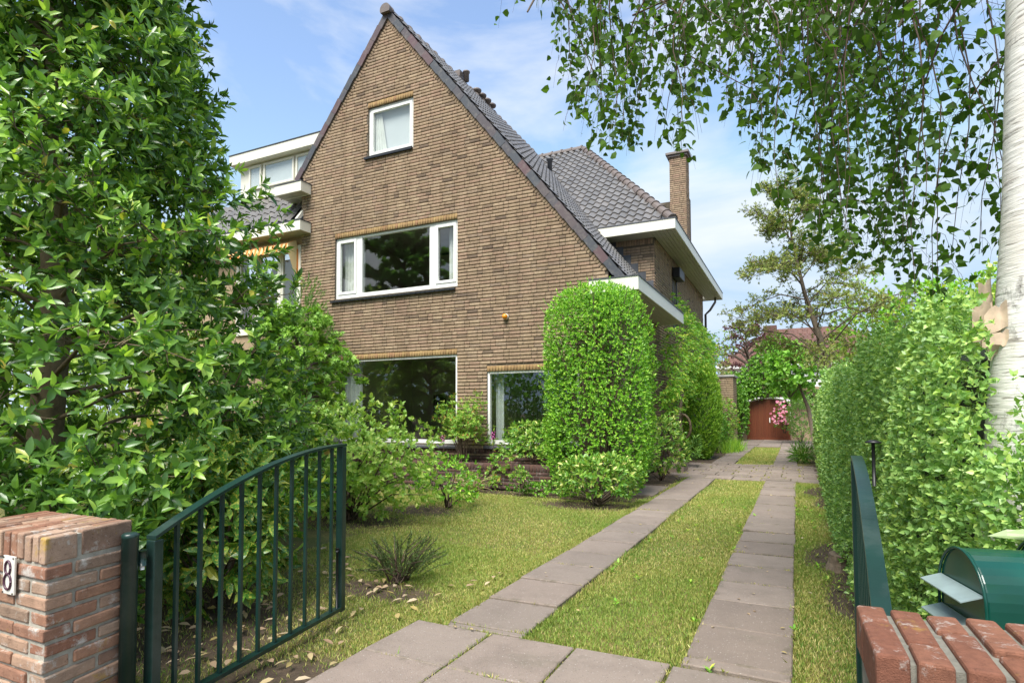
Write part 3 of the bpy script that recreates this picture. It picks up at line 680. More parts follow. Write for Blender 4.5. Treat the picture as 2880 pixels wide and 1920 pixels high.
V = [(-9.95, NY - .1, 5.12), (-9.95, NY - .33, 5.0), (-9.95, NY - .33, 4.8), (-9.93, NY - .05, 4.1), (-9.93, NY - .05, 4.9)]
obj('awning_side', mesh('awning_side', V, [(0, 1, 2, 3, 4)], AW), aw)
# gutter, tiled slope, dormer
t = .03; G0, G1 = 9.275, 9.7
f = MB().box(-16, -9.486, G0, G0 + t, 5.2, 5.415).box(-9.516, -9.486, G0 + t, YF - .012, 5.2, 5.415).build('gutter', M_['cream'], nb, bevel=.004)
MB().box(-16, -9.474, G0 - .012, YF - .012, 5.417, 5.436).build('drip_edge', M_['lead'], f)
for i in range(4): MB().box(-16, -9.53, G0 + .034 + i * .09, G0 + .034 + i * .09 + .084, 5.204, 5.22).build('soffit_board', M_['soffit'], f)
ns = slab_roof('roof', [(-16, 9.45, 5.45), (-9.72, 9.45, 5.45), (-9.72, 10.35, 5.45 + .9 * 1.25), (-16, 10.35, 5.45 + .9 * 1.25)], .05, nb)
tiles(ns, (-15.9, 10.3, 5.47 + .85 * 1.25), (1, 0, 0), (0, -.85, -.85 * 1.25), 6.2, 1.28, lambda p: p[0] > -13.5 and p[0] < -9.8, 90)
MB().bar((-9.76, 9.5, 5.46), (-9.76, 10.3, 6.5), .06, .2).build('roof_edge_board', M_['cream'], nb)
dm = MB().box(-12.45, -9.6, 10.2, 13.0, 6.55, 7.42).build('dormer', M_['cream'], nb)
fa = MB().box(-12.6, -9.55, 9.98, 10.02, 7.42, 7.66).box(-12.6, -12.56, 10.02, 13, 7.42, 7.66).box(-12.56, -9.55, 10.02, 13, 7.425, 7.64).build('dormer_fascia', M_['cream'], dm, bevel=.004)
MB().box(-12.62, -9.54, 9.965, 13, 7.661, 7.68).build('drip_edge', M_['lead'], dm)
for a, b in ((-12.06, -11.74), (-11.56, -10.66), (-10.5, -9.9)):
    q_ = frame_ring(MB(), a - .05, b + .05, 6.78, 7.37, 10.15, 10.198, .05).build('dormer_window', M_['cream'], dm, bevel=.003)
    MB().box(a, b, 10.188, 10.195, 6.83, 7.32).build('blind', M_['room_light'], dm); MB().box(a, b, 10.165, 10.17, 6.83, 7.32).build('pane', M_['glass'], dm)
# ------------------------------------------------------------------ planter wall
pw = thing('planter_wall', (-5, 8.9, 0), 'low purple-brown brick planter wall below the front windows', 'wall')
pc = MB().box(-8.6, -3.42, 8.862, 8.99, 0, .405).box(-3.54, -3.41, 8.99, 9.55, 0, .405).build('wall_core', M_['mortar_light'], pw)
C, L, hh = lay(-8.6, -3.4, .0, .31, lambda a, b, z: [(a, b)], .062)
brickwork('brickwork', pc, np.stack([C[:, 0], np.full(len(C), 8.85), C[:, 1]], 1), L, hh, .06, (1, 0, 0), (0, 0, 1), (0, -1, 0), M_['brick_dark'], 60, lambda c: c[:, 0] > -6.3)
n = 85; xs_ = -8.6 + .0612 * (np.arange(n) + .5)
brickwork('coping', pc, np.stack([xs_, np.full(n, 8.847), np.full(n, .365)], 1), .053, .105, .14, (1, 0, 0), (0, 0, 1), (0, -1, 0), M_['brick_dark'], 40, lambda c: c[:, 0] > -6.3)
MB().box(-8.6, -3.55, 9.0, 9.55, 0, .33).build('planter_soil', plain('dark_garden_soil', (.05, .035, .022), .95, var=.4, scale=30, bmp=.6), pw)
# ------------------------------------------------------------------ gate pillars
def pillar(name, loc, skew, w, d, top, m, label, roll=.1, course=.0535, mo='mortar_light'):
    """local: x across (w), y depth (d) to +y, front face at y = 0, right face at x = 0 (extends to -x)"""
    Mx = Matrix.Translation(loc); t_ = thing(name, loc, label, 'pillar'); g = .008 if mo == 'mortar_pale' else .012
    def sk(V): return [(x + skew * y, y, z) for x, y, z in V]
    q0 = MB().box(-w + g, -g, g, d - g, 0, top - g); core = obj('mortar_core', mesh('mortar_core', sk(q0.V), q0.F, M_[mo]), t_, Mx)
    def br(cx, cy, cz, sx, sy, sz):
        jx, jy = random.uniform(-.003, .003), random.uniform(-.003, .003)
        me = MB().box(-sx / 2, sx / 2, -sy / 2, sy / 2, -sz / 2, sz / 2)
        V = [(x + random.uniform(-.0018, .0018), y + random.uniform(-.0018, .0018), z + random.uniform(-.0018, .0018)) for x, y, z in sk(me.V)]
        o = obj('brick', mesh('brick', V, me.F, m), core, Mx @ Matrix.Translation((cx + jx + skew * (cy + jy), cy + jy, cz)))
        b = o.modifiers.new('bevel', 'BEVEL'); b.width = .006; b.segments = 2
    z = top - roll; k = 0
    while z > .02:
        hz = course - .011; zc = z - course / 2
        S, Hd, j = .2, .097, .011
        # front face (along x) and right face (along y); alternating corners
        if k % 2 == 0:
            x = 0
            while x > -w + .02:
                l = min(S, w + x); br(x - l / 2, Hd / 2, zc, l - j if x < -.01 else l - j / 2, Hd, hz); x -= l
            y = Hd + j / 2
            while y < d - .02:
                l = min(S, d - y) if d - y > .13 else d - y; br(-Hd / 2, y + l / 2, zc, Hd, l - j, hz); y += l
        else:
            y = 0
            while y < d - .02:
                l = min(S, d - y) if d - y > .13 else d - y; br(-Hd / 2, y + l / 2, zc, Hd, l - j, hz); y += l
            x = -Hd - j / 2
            while x > -w + .02:
                l = min(S, w + x); br(x - l / 2, Hd / 2, zc, l - j, Hd, hz); x -= l
        z -= course; k += 1
    return t_, Mx, core, br
# left: bricks on edge on top run along y
pl, Ml, core, br = pillar('gate_pillar', (-2.36, 1.167, 0), -.19, .62, .335, .835, M_['brick_old'], 'weathered red brick gate pillar carrying the white number plate at left', mo='mortar_pale')
y_rows = [(.0, .125), (.136, .335)]
n = 13
for i in range(n):
    x = -(i + .5) * .0485
    sp = [(0.0, .118), (.128, .335)] if i % 2 == 0 else [(0.0, .205), (.215, .335)]
    for a, b in sp: br(x, (a + b) / 2, .835 - .046 + random.uniform(-.003, .003), .041, b - a, .092)
# right
pr_, Mr, core, br = pillar('gate_pillar', (.50, 1.235, 0), -.02, .39, .30, .835, M_['brick_red'], 'terracotta brick gate pillar in the near right corner')
for i in range(6):
    x = -.39 + (i + .5) * .065
    sp = [(0.0, .19), (.2, .30)] if i % 2 == 0 else [(0.0, .1), (.11, .30)]
    for a, b in sp: br(x, (a + b) / 2, .835 - .048 + random.uniform(-.003, .003), .053, b - a, .096)
# garden wall left of the left pillar is part of the street front, right of the right pillar likewise
# number plate
np_ = thing('number_plate', (-2.6, 1.15, .66), 'white enamel house number plate with a brown 8 on the left pillar', 'sign')
Mp = Ml @ Matrix.Translation((-.208, -.011, .688))
MB().box(-.038, .038, -.004, .004, -.068, .068).build('plate', plain('chipped_white_enamel', (.74, .72, .64), .3, var=.04, scale=20, dirt=((.45, .35, .22), .5)), np_, M=Mp, bevel=.002)
DG = plain('brown_numeral_enamel', (.07, .025, .045), .35)
mbv = MB()
for cz, rx, rz in ((.027, .0175, .0235), (-.022, .0225, .0275)):
    ring = [(rx * math.cos(a), -.0062, cz + rz * math.sin(a)) for a in np.linspace(0, 2 * math.pi, 25)]
    mbv.tube(ring, .0042, 6)
mbv.build('numeral', DG, np_, True, M=Mp)
for a in (-.032, .032):
    for b in (-.062, .062): MB().lathe([(.003, 0), (.003, .002)], (0, 0, 0), 8).build('screw', M_['dark'], np_, M=Mp @ Matrix.Translation((a, -.0045, b)) @ Matrix.Rotation(R(90), 4, 'X'))
# ------------------------------------------------------------------ gates
def arch(t): return .765 + (1.07 - .765) * (1 - (1 - t) ** 2)
def gate(name, a, b, label, nb=10, w=.035, broad=.05, bolt_side=1):
    """a hinge end, b free end (ground points)"""
    a = Vector(a + (0,)); b = Vector(b + (0,)); d = (b - a).normalized(); Lg = (b - a).length; s = Vector((d.y, -d.x, 0))
    g = thing(name, a, label, 'gate', 'green steel driveway gates')
    up = Vector((0, 0, 1)); N = 20
    V = []
    for i in range(N + 1):
        p = a + d * Lg * i / N; z = arch(i / N)
        for o_, zz in ((-1, z - .011), (1, z - .011), (1, z + .004), (-1, z + .004)): V.append(tuple(p + s * o_ * broad / 2 + up * zz))
    F = [(4 * i + k, 4 * i + (k + 1) % 4, 4 * i + 4 + (k + 1) % 4, 4 * i + 4 + k) for i in range(N) for k in range(4)] + [(0, 3, 2, 1), (4 * N, 4 * N + 1, 4 * N + 2, 4 * N + 3)]
    obj('top_rail', mesh('top_rail', V, F, M_['green']), g)
    MB().bar(a + up * .055 + d * .02, b + up * .055 - d * .02, broad * .9, .02).build('bottom_rail', M_['green'], g)
    for e, tt in ((a + d * .018, 0), (b - d * .022, 1)):
        MB().bar(e + up * .035, e + up * (arch(tt) - .014), .045, .045, up=d).build('stile', M_['green'], g, bevel=.004)
    for i in range(nb):
        t_ = (i + 1) / (nb + 1); p = a + d * (Lg * t_)
        MB().bar(p + up * .066, p + up * (arch(t_) - .013), .016, .016, up=d).build('bar', M_['green'], g)
    e = b - d * .06 + s * .0
    bo = MB().tube([e + up * .06, e + up * .42], .006, 8).build('drop_bolt', M_['black'], g, True)
    MB().tube([e + up * .41, e + up * .43], .012, 8).build('knob', M_['black'], bo, True)
    return g, a, b, d, s
g1, a, b, d, s_ = gate('driveway_gate', (-2.385, 1.555), (-2.60, 2.93), 'left leaf of the green steel gate, open beside the numbered pillar')
po = thing('gate_post', (-2.37, 1.475, 0), 'round dark green steel gate post behind the numbered pillar', 'post')
pb = MB().lathe([(.03, 0), (.03, .775), (.031, .776), (.031, .79), (.022, .797)], (-2.385, 1.47, 0), 16).build('tube', M_['green'], po, True)
MB().tube([(-2.372, 1.512, .66), (-2.372, 1.512, .72)], .015, 12).build('hinge_barrel', M_['green'], po, True)
MB().bar((-2.38, 1.49, .705), (-2.385, 1.535, .705), .02, .03).build('hinge_plate', M_['green'], po)
MB().tube([(-2.372, 1.512, .645), (-2.372, 1.512, .66)], .009, 10).build('hinge_pin', M_['white'], po, True)
g2, a, b, d, s_ = gate('driveway_gate', (.168, 1.60), (.228, 2.98), 'right leaf of the green steel gate, seen edge-on against the hedge', broad=.042)
MB().tube([(.27, 2.75, .97), (.27, 2.75, 1.14)], .007, 8).lathe([(.028, 0), (.03, .004), (.01, .012)], (.27, 2.75, 1.14), 12).build('latch', M_['black'], g2, True)
# ------------------------------------------------------------------ green mailboxes beside the right pillar
def mailbox(loc, rot, w, hgt, dep, label, flaps=True):
    t_ = thing('mailbox', loc, label, 'mailbox', 'green mailboxes'); Mx = Matrix.Translation(loc) @ Matrix.Rotation(rot, 4, 'Z')
    n = 18; pr2 = [(-w / 2, 0)] + [(-w / 2 * math.cos(math.pi * k / n), hgt - w / 2 + w / 2 * math.sin(math.pi * k / n)) for k in range(n + 1)] + [(w / 2, 0)]
    body = MB().prism([(x, z) for x, z in pr2], .0, dep, 'y').build('body', M_['mail'], t_, bevel=.004, M=Mx)
    rim = MB(); pts = [(x, -.004, z) for x, z in pr2]; rim.tube(pts, .004, 6); rim.build('rim', M_['mail'], t_, True, M=Mx)
    if flaps:
        for z in (hgt * .72, hgt * .5):
            MB().add([(-w * .46, -.003, z + .012), (w * .46, -.003, z + .012), (w * .46, -.055, z - .004), (-w * .46, -.055, z - .004), (-w * .46, -.003, z + .009), (w * .46, -.003, z + .009), (w * .46, -.055, z - .007), (-w * .46, -.055, z - .007)], [(0, 1, 2, 3), (7, 6, 5, 4), (0, 3, 7, 4), (1, 5, 6, 2), (2, 6, 7, 3), (0, 4, 5, 1)]).build('flap', M_['mail_flap'], t_, M=Mx)
        MB().box(-w * .42, w * .42, -.006, -.001, hgt * .08, hgt * .42).build('door', M_['mail'], t_, bevel=.003, M=Mx)
        MB().lathe([(.012, 0), (.012, .008), (.006, .01)], (0, 0, 0), 10).build('lock', M_['mail_flap'], t_, True, M=Mx @ Matrix.Translation((0, -.006, hgt * .37)) @ Matrix.Rotation(R(90), 4, 'X'))
    MB().box(-.03, .03, dep * .4, dep * .6, -loc[2], .002).build('post', M_['black'], t_, M=Mx)
    return t_
mailbox((.385, 1.95, .525), R(-78), .25, .375, .17, 'green enamel mailbox with two metal flaps behind the right pillar')
mailbox((.575, 2.0, .525), R(-78), .32, .405, .22, 'larger rounded green mailbox at the right picture edge', False)
# ------------------------------------------------------------------ end of the drive: wooden doors, brick pier, far house
gd = thing('garage_door', (-1.19, 29.3, 0), 'arched reddish-brown plank double doors at the end of the drive', 'door')
def wood():
    m, nt, p = base_mat('varnished_red_brown_planks'); c = ramp(nt, rnd_out(nt), [(.13, .032, .012), (.17, .045, .017), (.11, .028, .01), (.19, .055, .02)])
    v = nd(nt, 'ShaderNodeMapping', {'Vector': wpos(nt), 'Scale': (40, 40, 1.5)}).outputs[0]
    c = mixc(nt, maprange(nt, noise(nt, 1.0, 6, .6, v), .4, .7, 0, .5), c, (.07, .018, .007)); nt.links.new(c, p.inputs['Base Color']); p.inputs['Roughness'].default_value = .45; return m
WD = wood(); x0, x1 = -2.09, -.28; n = 18; pwid = (x1 - x0) / n
for i in range(n):
    xa, xb = x0 + i * pwid, x0 + (i + 1) * pwid; f_ = lambda x: 1.45 + .43 * math.sqrt(max(0, 1 - ((x - (x0 + x1) / 2) / ((x1 - x0) / 2 + .05)) ** 2))
    MB().prism([(xa + .004, .03), (xb - .004, .03), (xb - .004, f_(xb)), (xa + .004, f_(xa))], 29.28, 29.32, 'y', .5).build('plank', WD, gd)
MB().prism([(x0, .02), (x1, .02)] + [(x, f_(x) - .01) for x in np.linspace(x1, x0, 13)], 29.322, 29.35, 'y').build('backing', WD, gd); MB().box(x0, x1, 29.262, 29.279, .02, .12).build('kick_board', WD, gd)
MB().bar((-1.12, 29.26, .8), (-1.12, 29.26, 1.02), .035).build('handle', M_['white'], gd)
ap = [(x, f_(x)) for x in np.linspace(x0 - .05, x1 + .05, 17)]; MB().tube([(x, 29.26, z + .03) for x, z in ap], .03, 6).build('arch_trim', M_['cream'], gd)
gw = thing('garage', (-1.19, 29.6, 0), 'ivy-covered brick garage front round the arched doors', 'garage')
MB().box(-3.4, -2.1, 29.36, 29.7, 0, 2.4).box(-.27, .9, 29.36, 29.7, 0, 2.4).box(-2.1, -.27, 29.36, 29.7, 1.95, 3.0).build('wall', M_['brick'], gw)
pi = thing('brick_pier', (-2.6, 25.9, 0), 'tall pale brick garden pier with grey coping at the far end of the house', 'pier')
pm = MB().box(-3.0 + .012, -2.36 - .012, 26.0 + .012, 27.6, 0, 2.75).build('pier_core', M_['mortar'], pi)
for ax in 'xy':
    C, L, hh = lay(-3.0 if ax == 'x' else 26.0, -2.36 if ax == 'x' else 27.6, .02, 2.72, lambda a, b, z: [(a, b)], .075)
    C3 = np.stack([C[:, 0], np.full(len(C), 26.0), C[:, 1]], 1) if ax == 'x' else np.stack([np.full(len(C), -2.36), C[:, 0], C[:, 1]], 1)
    brickwork('brickwork', pm, C3, L, hh, .06, (1, 0, 0) if ax == 'x' else (0, 1, 0), (0, 0, 1), (0, -1, 0) if ax == 'x' else (1, 0, 0), M_['brick_pale'])
MB().box(-3.05, -2.31, 25.95, 27.65, 2.75, 2.83).build('coping', plain('grey_stone_coping', (.36, .35, .33), .9, var=.15), pi)
lw = thing('side_extension', (-3.2, 22.5, 0), 'narrow brick extension with white window just past the far corner', 'extension')
MB().box(-4.2, -2.95, 22.2, 25, 0, 3.9).build('wall', M_['brick_pale'], lw); MB().box(-4.3, -2.88, 22.1, 25.1, 3.9, 4.0).build('flat_roof', M_['lead'], lw)
q_ = frame_ring(MB(), -3.6, -3.05, 2.4, 3.1, 22.17, 22.198, .06).build('window', M_['white'], lw); MB().box(-3.54, -3.11, 22.185, 22.19, 2.46, 3.04).build('pane', M_['glass'], q_)
fh = thing('far_house', (-2, 44, 0), 'distant house with red-brown hipped tile roof and white gutter', 'house')
MB().box(-4.6, 6, 44, 52, 0, 4.3).build('wall', M_['white'], fh)
MB().box(-5.05, 6.4, 43.5, 52.4, 4.3, 4.5).build('gutter', M_['white'], fh)
RD = tile_mat('red_brown_roof_tile', [(.12, .055, .042), (.15, .07, .052), (.1, .048, .04)], .8)
V = [(-5.0, 43.5, 4.5), (6.4, 43.5, 4.5), (6.4, 52.4, 4.5), (-5.0, 52.4, 4.5), (-1.6, 47.9, 7.4), (3.2, 47.9, 7.4)]
ro = obj('roof', mesh('roof', V, [(0, 1, 5, 4), (1, 2, 5), (2, 3, 4, 5), (3, 0, 4)], RD), fh)
rows = []
for j in range(16):
    t0 = j / 16; za, ya = 4.5 + 2.9 * t0, 43.5 + 4.4 * t0; xa, xb = -5 + 3.4 * t0, 6.4 - 3.2 * t0
    nn = int((xb - xa) / .3); rows += [(xa + (i + .5) * (xb - xa) / nn, ya - .02, za + .05) for i in range(nn)]
rr = np.array(rows); sn = np.array([0, -.55, .835]); su = np.array([0, .835, .55])
V, F = brick_np(rr + su * .13, .27, .3, .06, (1, 0, 0), su, sn, .02); to_ = obj('tiles', mesh('tiles', V, F, RD, rnd=np.repeat(rng.random(len(rr)), 12)), ro); to_['kind'] = 'stuff'
MB().box(-2.1, -1.2, 46.9, 47.6, 5.8, 7.6).build('chimney', M_['brick_dark'], fh)
for x in (-3.4, -1.9, -.4): 
    q_ = frame_ring(MB(), x, x + 1.0, 2.6, 3.9, 43.9, 43.99, .08).build('window', M_['white'], fh); MB().box(x + .08, x + .92, 43.95, 43.96, 2.68, 3.82).build('pane', M_['glass'], q_)
fh2 = thing('far_house', (24, 40, 0), 'pale far-off house with terracotta roof glimpsed beside the birch trunk', 'house')
MB().box(20, 30, 40, 48, 0, 4.6).build('wall', M_['cream'], fh2)
V = [(19.5, 39.5, 4.6), (30.5, 39.5, 4.6), (30.5, 48.5, 4.6), (19.5, 48.5, 4.6), (23, 44, 7.6), (27, 44, 7.6)]
obj('roof', mesh('roof', V, [(0, 1, 5, 4), (1, 2, 5), (2, 3, 4, 5), (3, 0, 4)], tile_mat('terracotta_roof_tile', [(.42, .2, .13), (.36, .17, .11)], .7)), fh2)
# ------------------------------------------------------------------ lantern, stump, step
ln = thing('garden_lantern', (-5.15, 5.55, 0), 'small garden lantern with grey pyramid cap behind the open gate', 'lantern')
MB().lathe([(.03, 0), (.03, .72), (.05, .74)], (-5.15, 5.55, 0), 10).build('post', M_['dark'], ln)
MB().box(-5.2, -5.1, 5.5, 5.6, .74, .92).build('glass_box', plain('frosted_lamp_glass', (.5, .32, .12), .3), ln)
MB().lathe([(.17, .92), (.165, .935), (.05, 1.03), (.045, 1.05)], (-5.15, 5.55, 0), 4).build('cap', plain('weathered_copper_cap', (.16, .165, .15), .6, .3, var=.2), ln)
MB().lathe([(.012, 1.05), (.024, 1.068), (.024, 1.085), (.01, 1.1)], (-5.15, 5.55, 0), 12).build('finial', M_['ridge'], ln, True)
st = thing('tree_stump', (.27, 5.5, 0), 'small sawn-off tree stump at the foot of the hedge', 'stump')
MB().tube([(.27, 5.5, -.02), (.27, 5.5, .05), (.275, 5.49, .12)], [.1, .075, .07], 11).build('stump', plain('grey_cut_wood', (.22, .16, .11), .9, var=.35, scale=30, bmp=.7), st)
sp = thing('plinth_block', (-2.2, 13.3, 0), 'low stone plinth block at the base of the climbing plant', 'block')
MB().box(-2.62, -2.17, 12.8, 13.35, 0, .2).build('block', plain('brown_stone_block', (.2, .15, .12), .85, var=.15, bmp=.4), sp, bevel=.01)
MB().box(-2.75, -2.45, 9.0, 9.35, 0, .12).build('block', M_['mortar_light'], sp, bevel=.008)
# ------------------------------------------------------------------ foliage helpers
PROF = {
 'quad': ([(0, 0, 0), (.45, -.5, .07), (1, 0, -.06), (.45, .5, .07)], [(0, 1, 2), (0, 2, 3)], []),
 'oval': ([(0, 0, 0), (.3, -.42, .06), (.66, -.4, .04), (1, 0, -.1), (.66, .4, .04), (.3, .42, .06), (.3, 0, 0), (.66, 0, -.02)], [(0, 1, 6), (0, 6, 5), (2, 3, 7), (7, 3, 4)], [(1, 2, 7, 6), (6, 7, 4, 5)]),
 'birch': ([(0, 0, 0), (.16, 0, 0), (.32, -.46, .05), (.6, -.36, .03), (1, 0, -.1), (.6, .36, .03), (.32, .46, .05), (.5, 0, -.01)], [(1, 2, 7), (1, 7, 6), (3, 4, 7), (7, 4, 5), (2, 3, 7), (7, 5, 6)], [(0, 1, 1, 1)][:0]),
 'maple': ([(0, 0, 0), (.12, -.2, .0), (.15, -.62, -.04), (.36, -.22, .02), (.62, -.55, -.05), (.55, -.13, .02), (1, 0, -.08), (.55, .13, .02), (.62, .55, -.05), (.36, .22, .02), (.15, .62, -.04), (.12, .2, 0)], [(0, 1, 2), (0, 2, 3), (0, 3, 4), (0, 4, 5), (0, 5, 6), (0, 6, 7), (0, 7, 8), (0, 8, 9), (0, 9, 10), (0, 10, 11)], []),
 'blade': ([(0, -.5, 0), (0, .5, 0), (.55, .35, .05), (.55, -.35, .05), (1, 0, -.06)], [(3, 2, 4)], [(0, 1, 2, 3)]),
}
def nrm(a): return a / np.maximum(np.linalg.norm(a, axis=-1, keepdims=True), 1e-9)
def rvec(n): return nrm(rng.normal(0, 1, (n, 3)))
_Rc = np.array(cam.matrix_basis.to_3x3())
def proj(P):
    q = (P - CAMP) @ _Rc; z = -q[:, 2]; zz = np.where(z > .05, z, np.nan)
    return 1440 + 1662.16 * q[:, 0] / zz, 1088.98 - 1662.16 * q[:, 1] / zz, z
_LM = {}
def leaf_unit(prof, m):
    k = (prof, m.name)
    if k not in _LM:
        v, t, q = PROF[prof]; _LM[k] = mesh('leaf', v, [list(f) for f in list(t) + list(q)], m)
    return _LM[k]
def foliage(parent, P, D, U, L, W, prof, m, n_single=0, name='foliage', rnd=None):
    P = np.asarray(P, float); N = len(P); D = nrm(np.broadcast_to(D, (N, 3))); U = np.broadcast_to(U, (N, 3)); U = nrm(U - D * (U * D).sum(1, keepdims=True)); S = np.cross(D, U)
    L = np.broadcast_to(L, N).astype(float); W = np.broadcast_to(W, N).astype(float); rnd = rng.random(N) if rnd is None else rnd
    sing = np.zeros(N, bool)
    if n_single:
        x, y, z = proj(P); vis = (x > 0) & (x < 2880) & (y > 0) & (y < 1920) & (z > 0); dist = np.where(vis, np.linalg.norm(P - CAMP, axis=1) / L, 1e9); sing[np.argsort(dist)[:n_single]] = True
        me = leaf_unit(prof, m)
        for i in np.nonzero(sing)[0]:
            M = Matrix(((D[i, 0] * L[i], S[i, 0] * W[i], U[i, 0] * L[i], P[i, 0]), (D[i, 1] * L[i], S[i, 1] * W[i], U[i, 1] * L[i], P[i, 1]), (D[i, 2] * L[i], S[i, 2] * W[i], U[i, 2] * L[i], P[i, 2]), (0, 0, 0, 1)))
            obj('leaf', me, parent, M)
    r = ~sing; P, D, U, S, L, W, rnd = P[r], D[r], U[r], S[r], L[r], W[r], rnd[r]; N = len(P)
    pv, t, q = PROF[prof]; pv = np.array(pv); k = len(pv)
    V = P[:, None] + D[:, None] * (pv[None, :, 0:1] * L[:, None, None]) + S[:, None] * (pv[None, :, 1:2] * W[:, None, None]) + U[:, None] * (pv[None, :, 2:3] * L[:, None, None])
    off = (np.arange(N) * k)[:, None, None]; sets = []
    if len(t): sets.append((np.array(t)[None] + off).reshape(-1, 3))
    if len(q): sets.append((np.array(q)[None] + off).reshape(-1, 4))
    o = obj(name, mesh(name, V.reshape(-1, 3), sets, m, prof != 'quad', np.repeat(rnd, k)), parent); o['kind'] = 'stuff'; return o
def shoots(P, A, k, spread=1.0, L=.08, gap=.35, lvar=.38, droop=.0):
    """k leaves spiralled round every shoot axis"""
    P = np.asarray(P, float); A = nrm(np.asarray(A, float)); N = len(P); ref = rvec(N); B = nrm(np.cross(A, ref)); Cc = np.cross(A, B); ph = rng.random(N) * 6.28
    Ps, Ds, Us, Ls = [], [], [], []
    for i in range(k):
        a = ph + i * 2.4; rad = B * np.cos(a)[:, None] + Cc * np.sin(a)[:, None]; sp = spread * (1 - .55 * i / k) + rng.normal(0, .18, N)
        D = A * np.cos(sp)[:, None] + rad * np.sin(sp)[:, None] + np.array([0, 0, -droop]); l = L * (1 + rng.uniform(-lvar, lvar, N)) * (.75 + .25 * (1 - abs(2 * i / k - .8)))
        Ps.append(P + A * (l * gap * i / k * 2)[:, None] - A * (L * gap)); Ds.append(D); Us.append(A * 1.0 + rvec(N) * .25); Ls.append(l)
    return np.concatenate(Ps), np.concatenate(Ds), np.concatenate(Us), np.concatenate(Ls)
def lump(d, seed, amp):
    s = np.random.default_rng(seed); o = np.zeros(len(d))
    for f in (2.2, 3.7, 6.1, 9.5):
        for _ in range(2):
            w = nrm(s.normal(0, 1, 3)) * f; o += np.sin(d @ w * 1.6 + s.random() * 6.28) / f
    return 1 + amp * o
def ellipsoid(n, c, r, seed=1, amp=.12, shell=.35, zmin=-.9, e=1.0, bias=None):
    """points in the outer shell of a lumpy (super)ellipsoid; returns points and outward directions"""
    d = rvec(int(n * 1.6)); d = d[d[:, 2] > zmin][:n]
    if e != 1.0:
        d2 = np.sign(d) * np.abs(d) ** e; d2 = d2 / (np.abs(d2) ** (1 / e * 1.0)).max(1, keepdims=True) ** e if False else d / (np.abs(d) ** (2 / e)).sum(1, keepdims=True) ** (e / 2)
    else: d2 = d
    f = lump(d, seed, amp) * (1 - shell * rng.random(len(d)) ** 1.6); r = np.asarray(r, float)
    return np.asarray(c) + d2 * r * f[:, None], nrm(d / r)
BARK = plain('grey_brown_bark', (.13, .1, .07), .9, var=.35, scale=25, bmp=.8)
BARK_L = plain('pale_tan_bark', (.2, .15, .09), .9, var=.35, scale=14, bmp=.8)
TWIG = plain('brown_twig', (.09, .06, .04), .85, var=.3)
def lm(n, c, **k): M_[n] = leaf_mat(n, c, **k)
lm('holly_leaf', [(.044, .104, .022), (.075, .169, .031), (.130, .260, .039), (.234, .403, .058), (.390, .559, .091), (.48, .4, .07)], rough=.27, trans=.34, pos=[0, .33, .6, .84, .975, 1], spec=.6)
lm('laurel_leaf', [(.043, .115, .022), (.085, .192, .026), (.170, .326, .038)], rough=.28, trans=.2)
lm('aucuba_leaf', [(.047, .135, .020), (.081, .203, .027), (.162, .270, .041), (.446, .405, .081)], rough=.3, trans=.25, spots=.75, pos=[0, .5, .93, 1])
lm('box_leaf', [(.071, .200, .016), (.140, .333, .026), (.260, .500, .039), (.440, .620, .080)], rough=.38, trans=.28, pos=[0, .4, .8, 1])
lm('rhodo_leaf', [(.062, .175, .022), (.138, .288, .037), (.275, .413, .062), (.525, .500, .163)], rough=.36, trans=.25, pos=[0, .4, .85, 1])
lm('privet_leaf', [(.114, .240, .053), (.190, .342, .079), (.285, .451, .118), (.378, .513, .106)], rough=.36, trans=.25)
lm('birch_leaf', [(.037, .084, .014), (.061, .126, .017), (.091, .179, .023)], rough=.6, trans=.42, back=1.15, spec=.22)
lm('maple_leaf', [(.130, .276, .034), (.202, .372, .048), (.274, .456, .067)], rough=.5, trans=.35)
lm('shrub_leaf', [(.158, .286, .044), (.238, .396, .066), (.343, .484, .097), (.475, .528, .150)], rough=.45, trans=.32)
lm('conifer_leaf', [(.061, .150, .025), (.103, .225, .032), (.172, .315, .038)], rough=.55, trans=.2)
lm('conifer_bright', [(.108, .255, .022), (.198, .390, .030), (.360, .525, .048)], rough=.55, trans=.25)
lm('wisteria_leaf', [(.090, .233, .020), (.160, .367, .030), (.260, .500, .047), (.499, .534, .080)], rough=.45, trans=.35)
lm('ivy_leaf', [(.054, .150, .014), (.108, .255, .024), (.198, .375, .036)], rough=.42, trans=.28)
lm('big_bright_leaf', [(.1, .25, .02), (.15, .34, .03), (.22, .42, .05)], rough=.45, trans=.35)
lm('olive_leaf', [(.132, .187, .039), (.198, .264, .050), (.286, .308, .077), (.330, .220, .088)], rough=.5, trans=.35, pos=[0, .5, .9, 1])
lm('purple_leaf', [(.070, .025, .028), (.112, .035, .039), (.084, .049, .028)], rough=.5, trans=.3, tcol=(1.6, .9, .9))
lm('heather_leaf', [(.052, .091, .026), (.078, .143, .033), (.130, .130, .052)], rough=.6, trans=.2)
lm('nandina_leaf', [(.108, .264, .036), (.204, .372, .048), (.336, .432, .072), (.420, .144, .060)], rough=.45, trans=.32, pos=[0, .5, .9, 1])
lm('street_leaf', [(.08, .2, .03), (.12, .28, .045), (.17, .36, .06)], rough=.5, trans=.45)
lm('pale_leaf', [(.3, .4, .18), (.36, .45, .22), (.22, .34, .12)], rough=.4, trans=.3)
lm('petal_pink', [(.62, .22, .3), (.72, .36, .42), (.78, .52, .55)], rough=.6, trans=.3, tcol=(1.2, .9, 1))
lm('petal_magenta', [(.4, .06, .25), (.5, .12, .32)], rough=.6, trans=.3, tcol=(1.2, .9, 1))
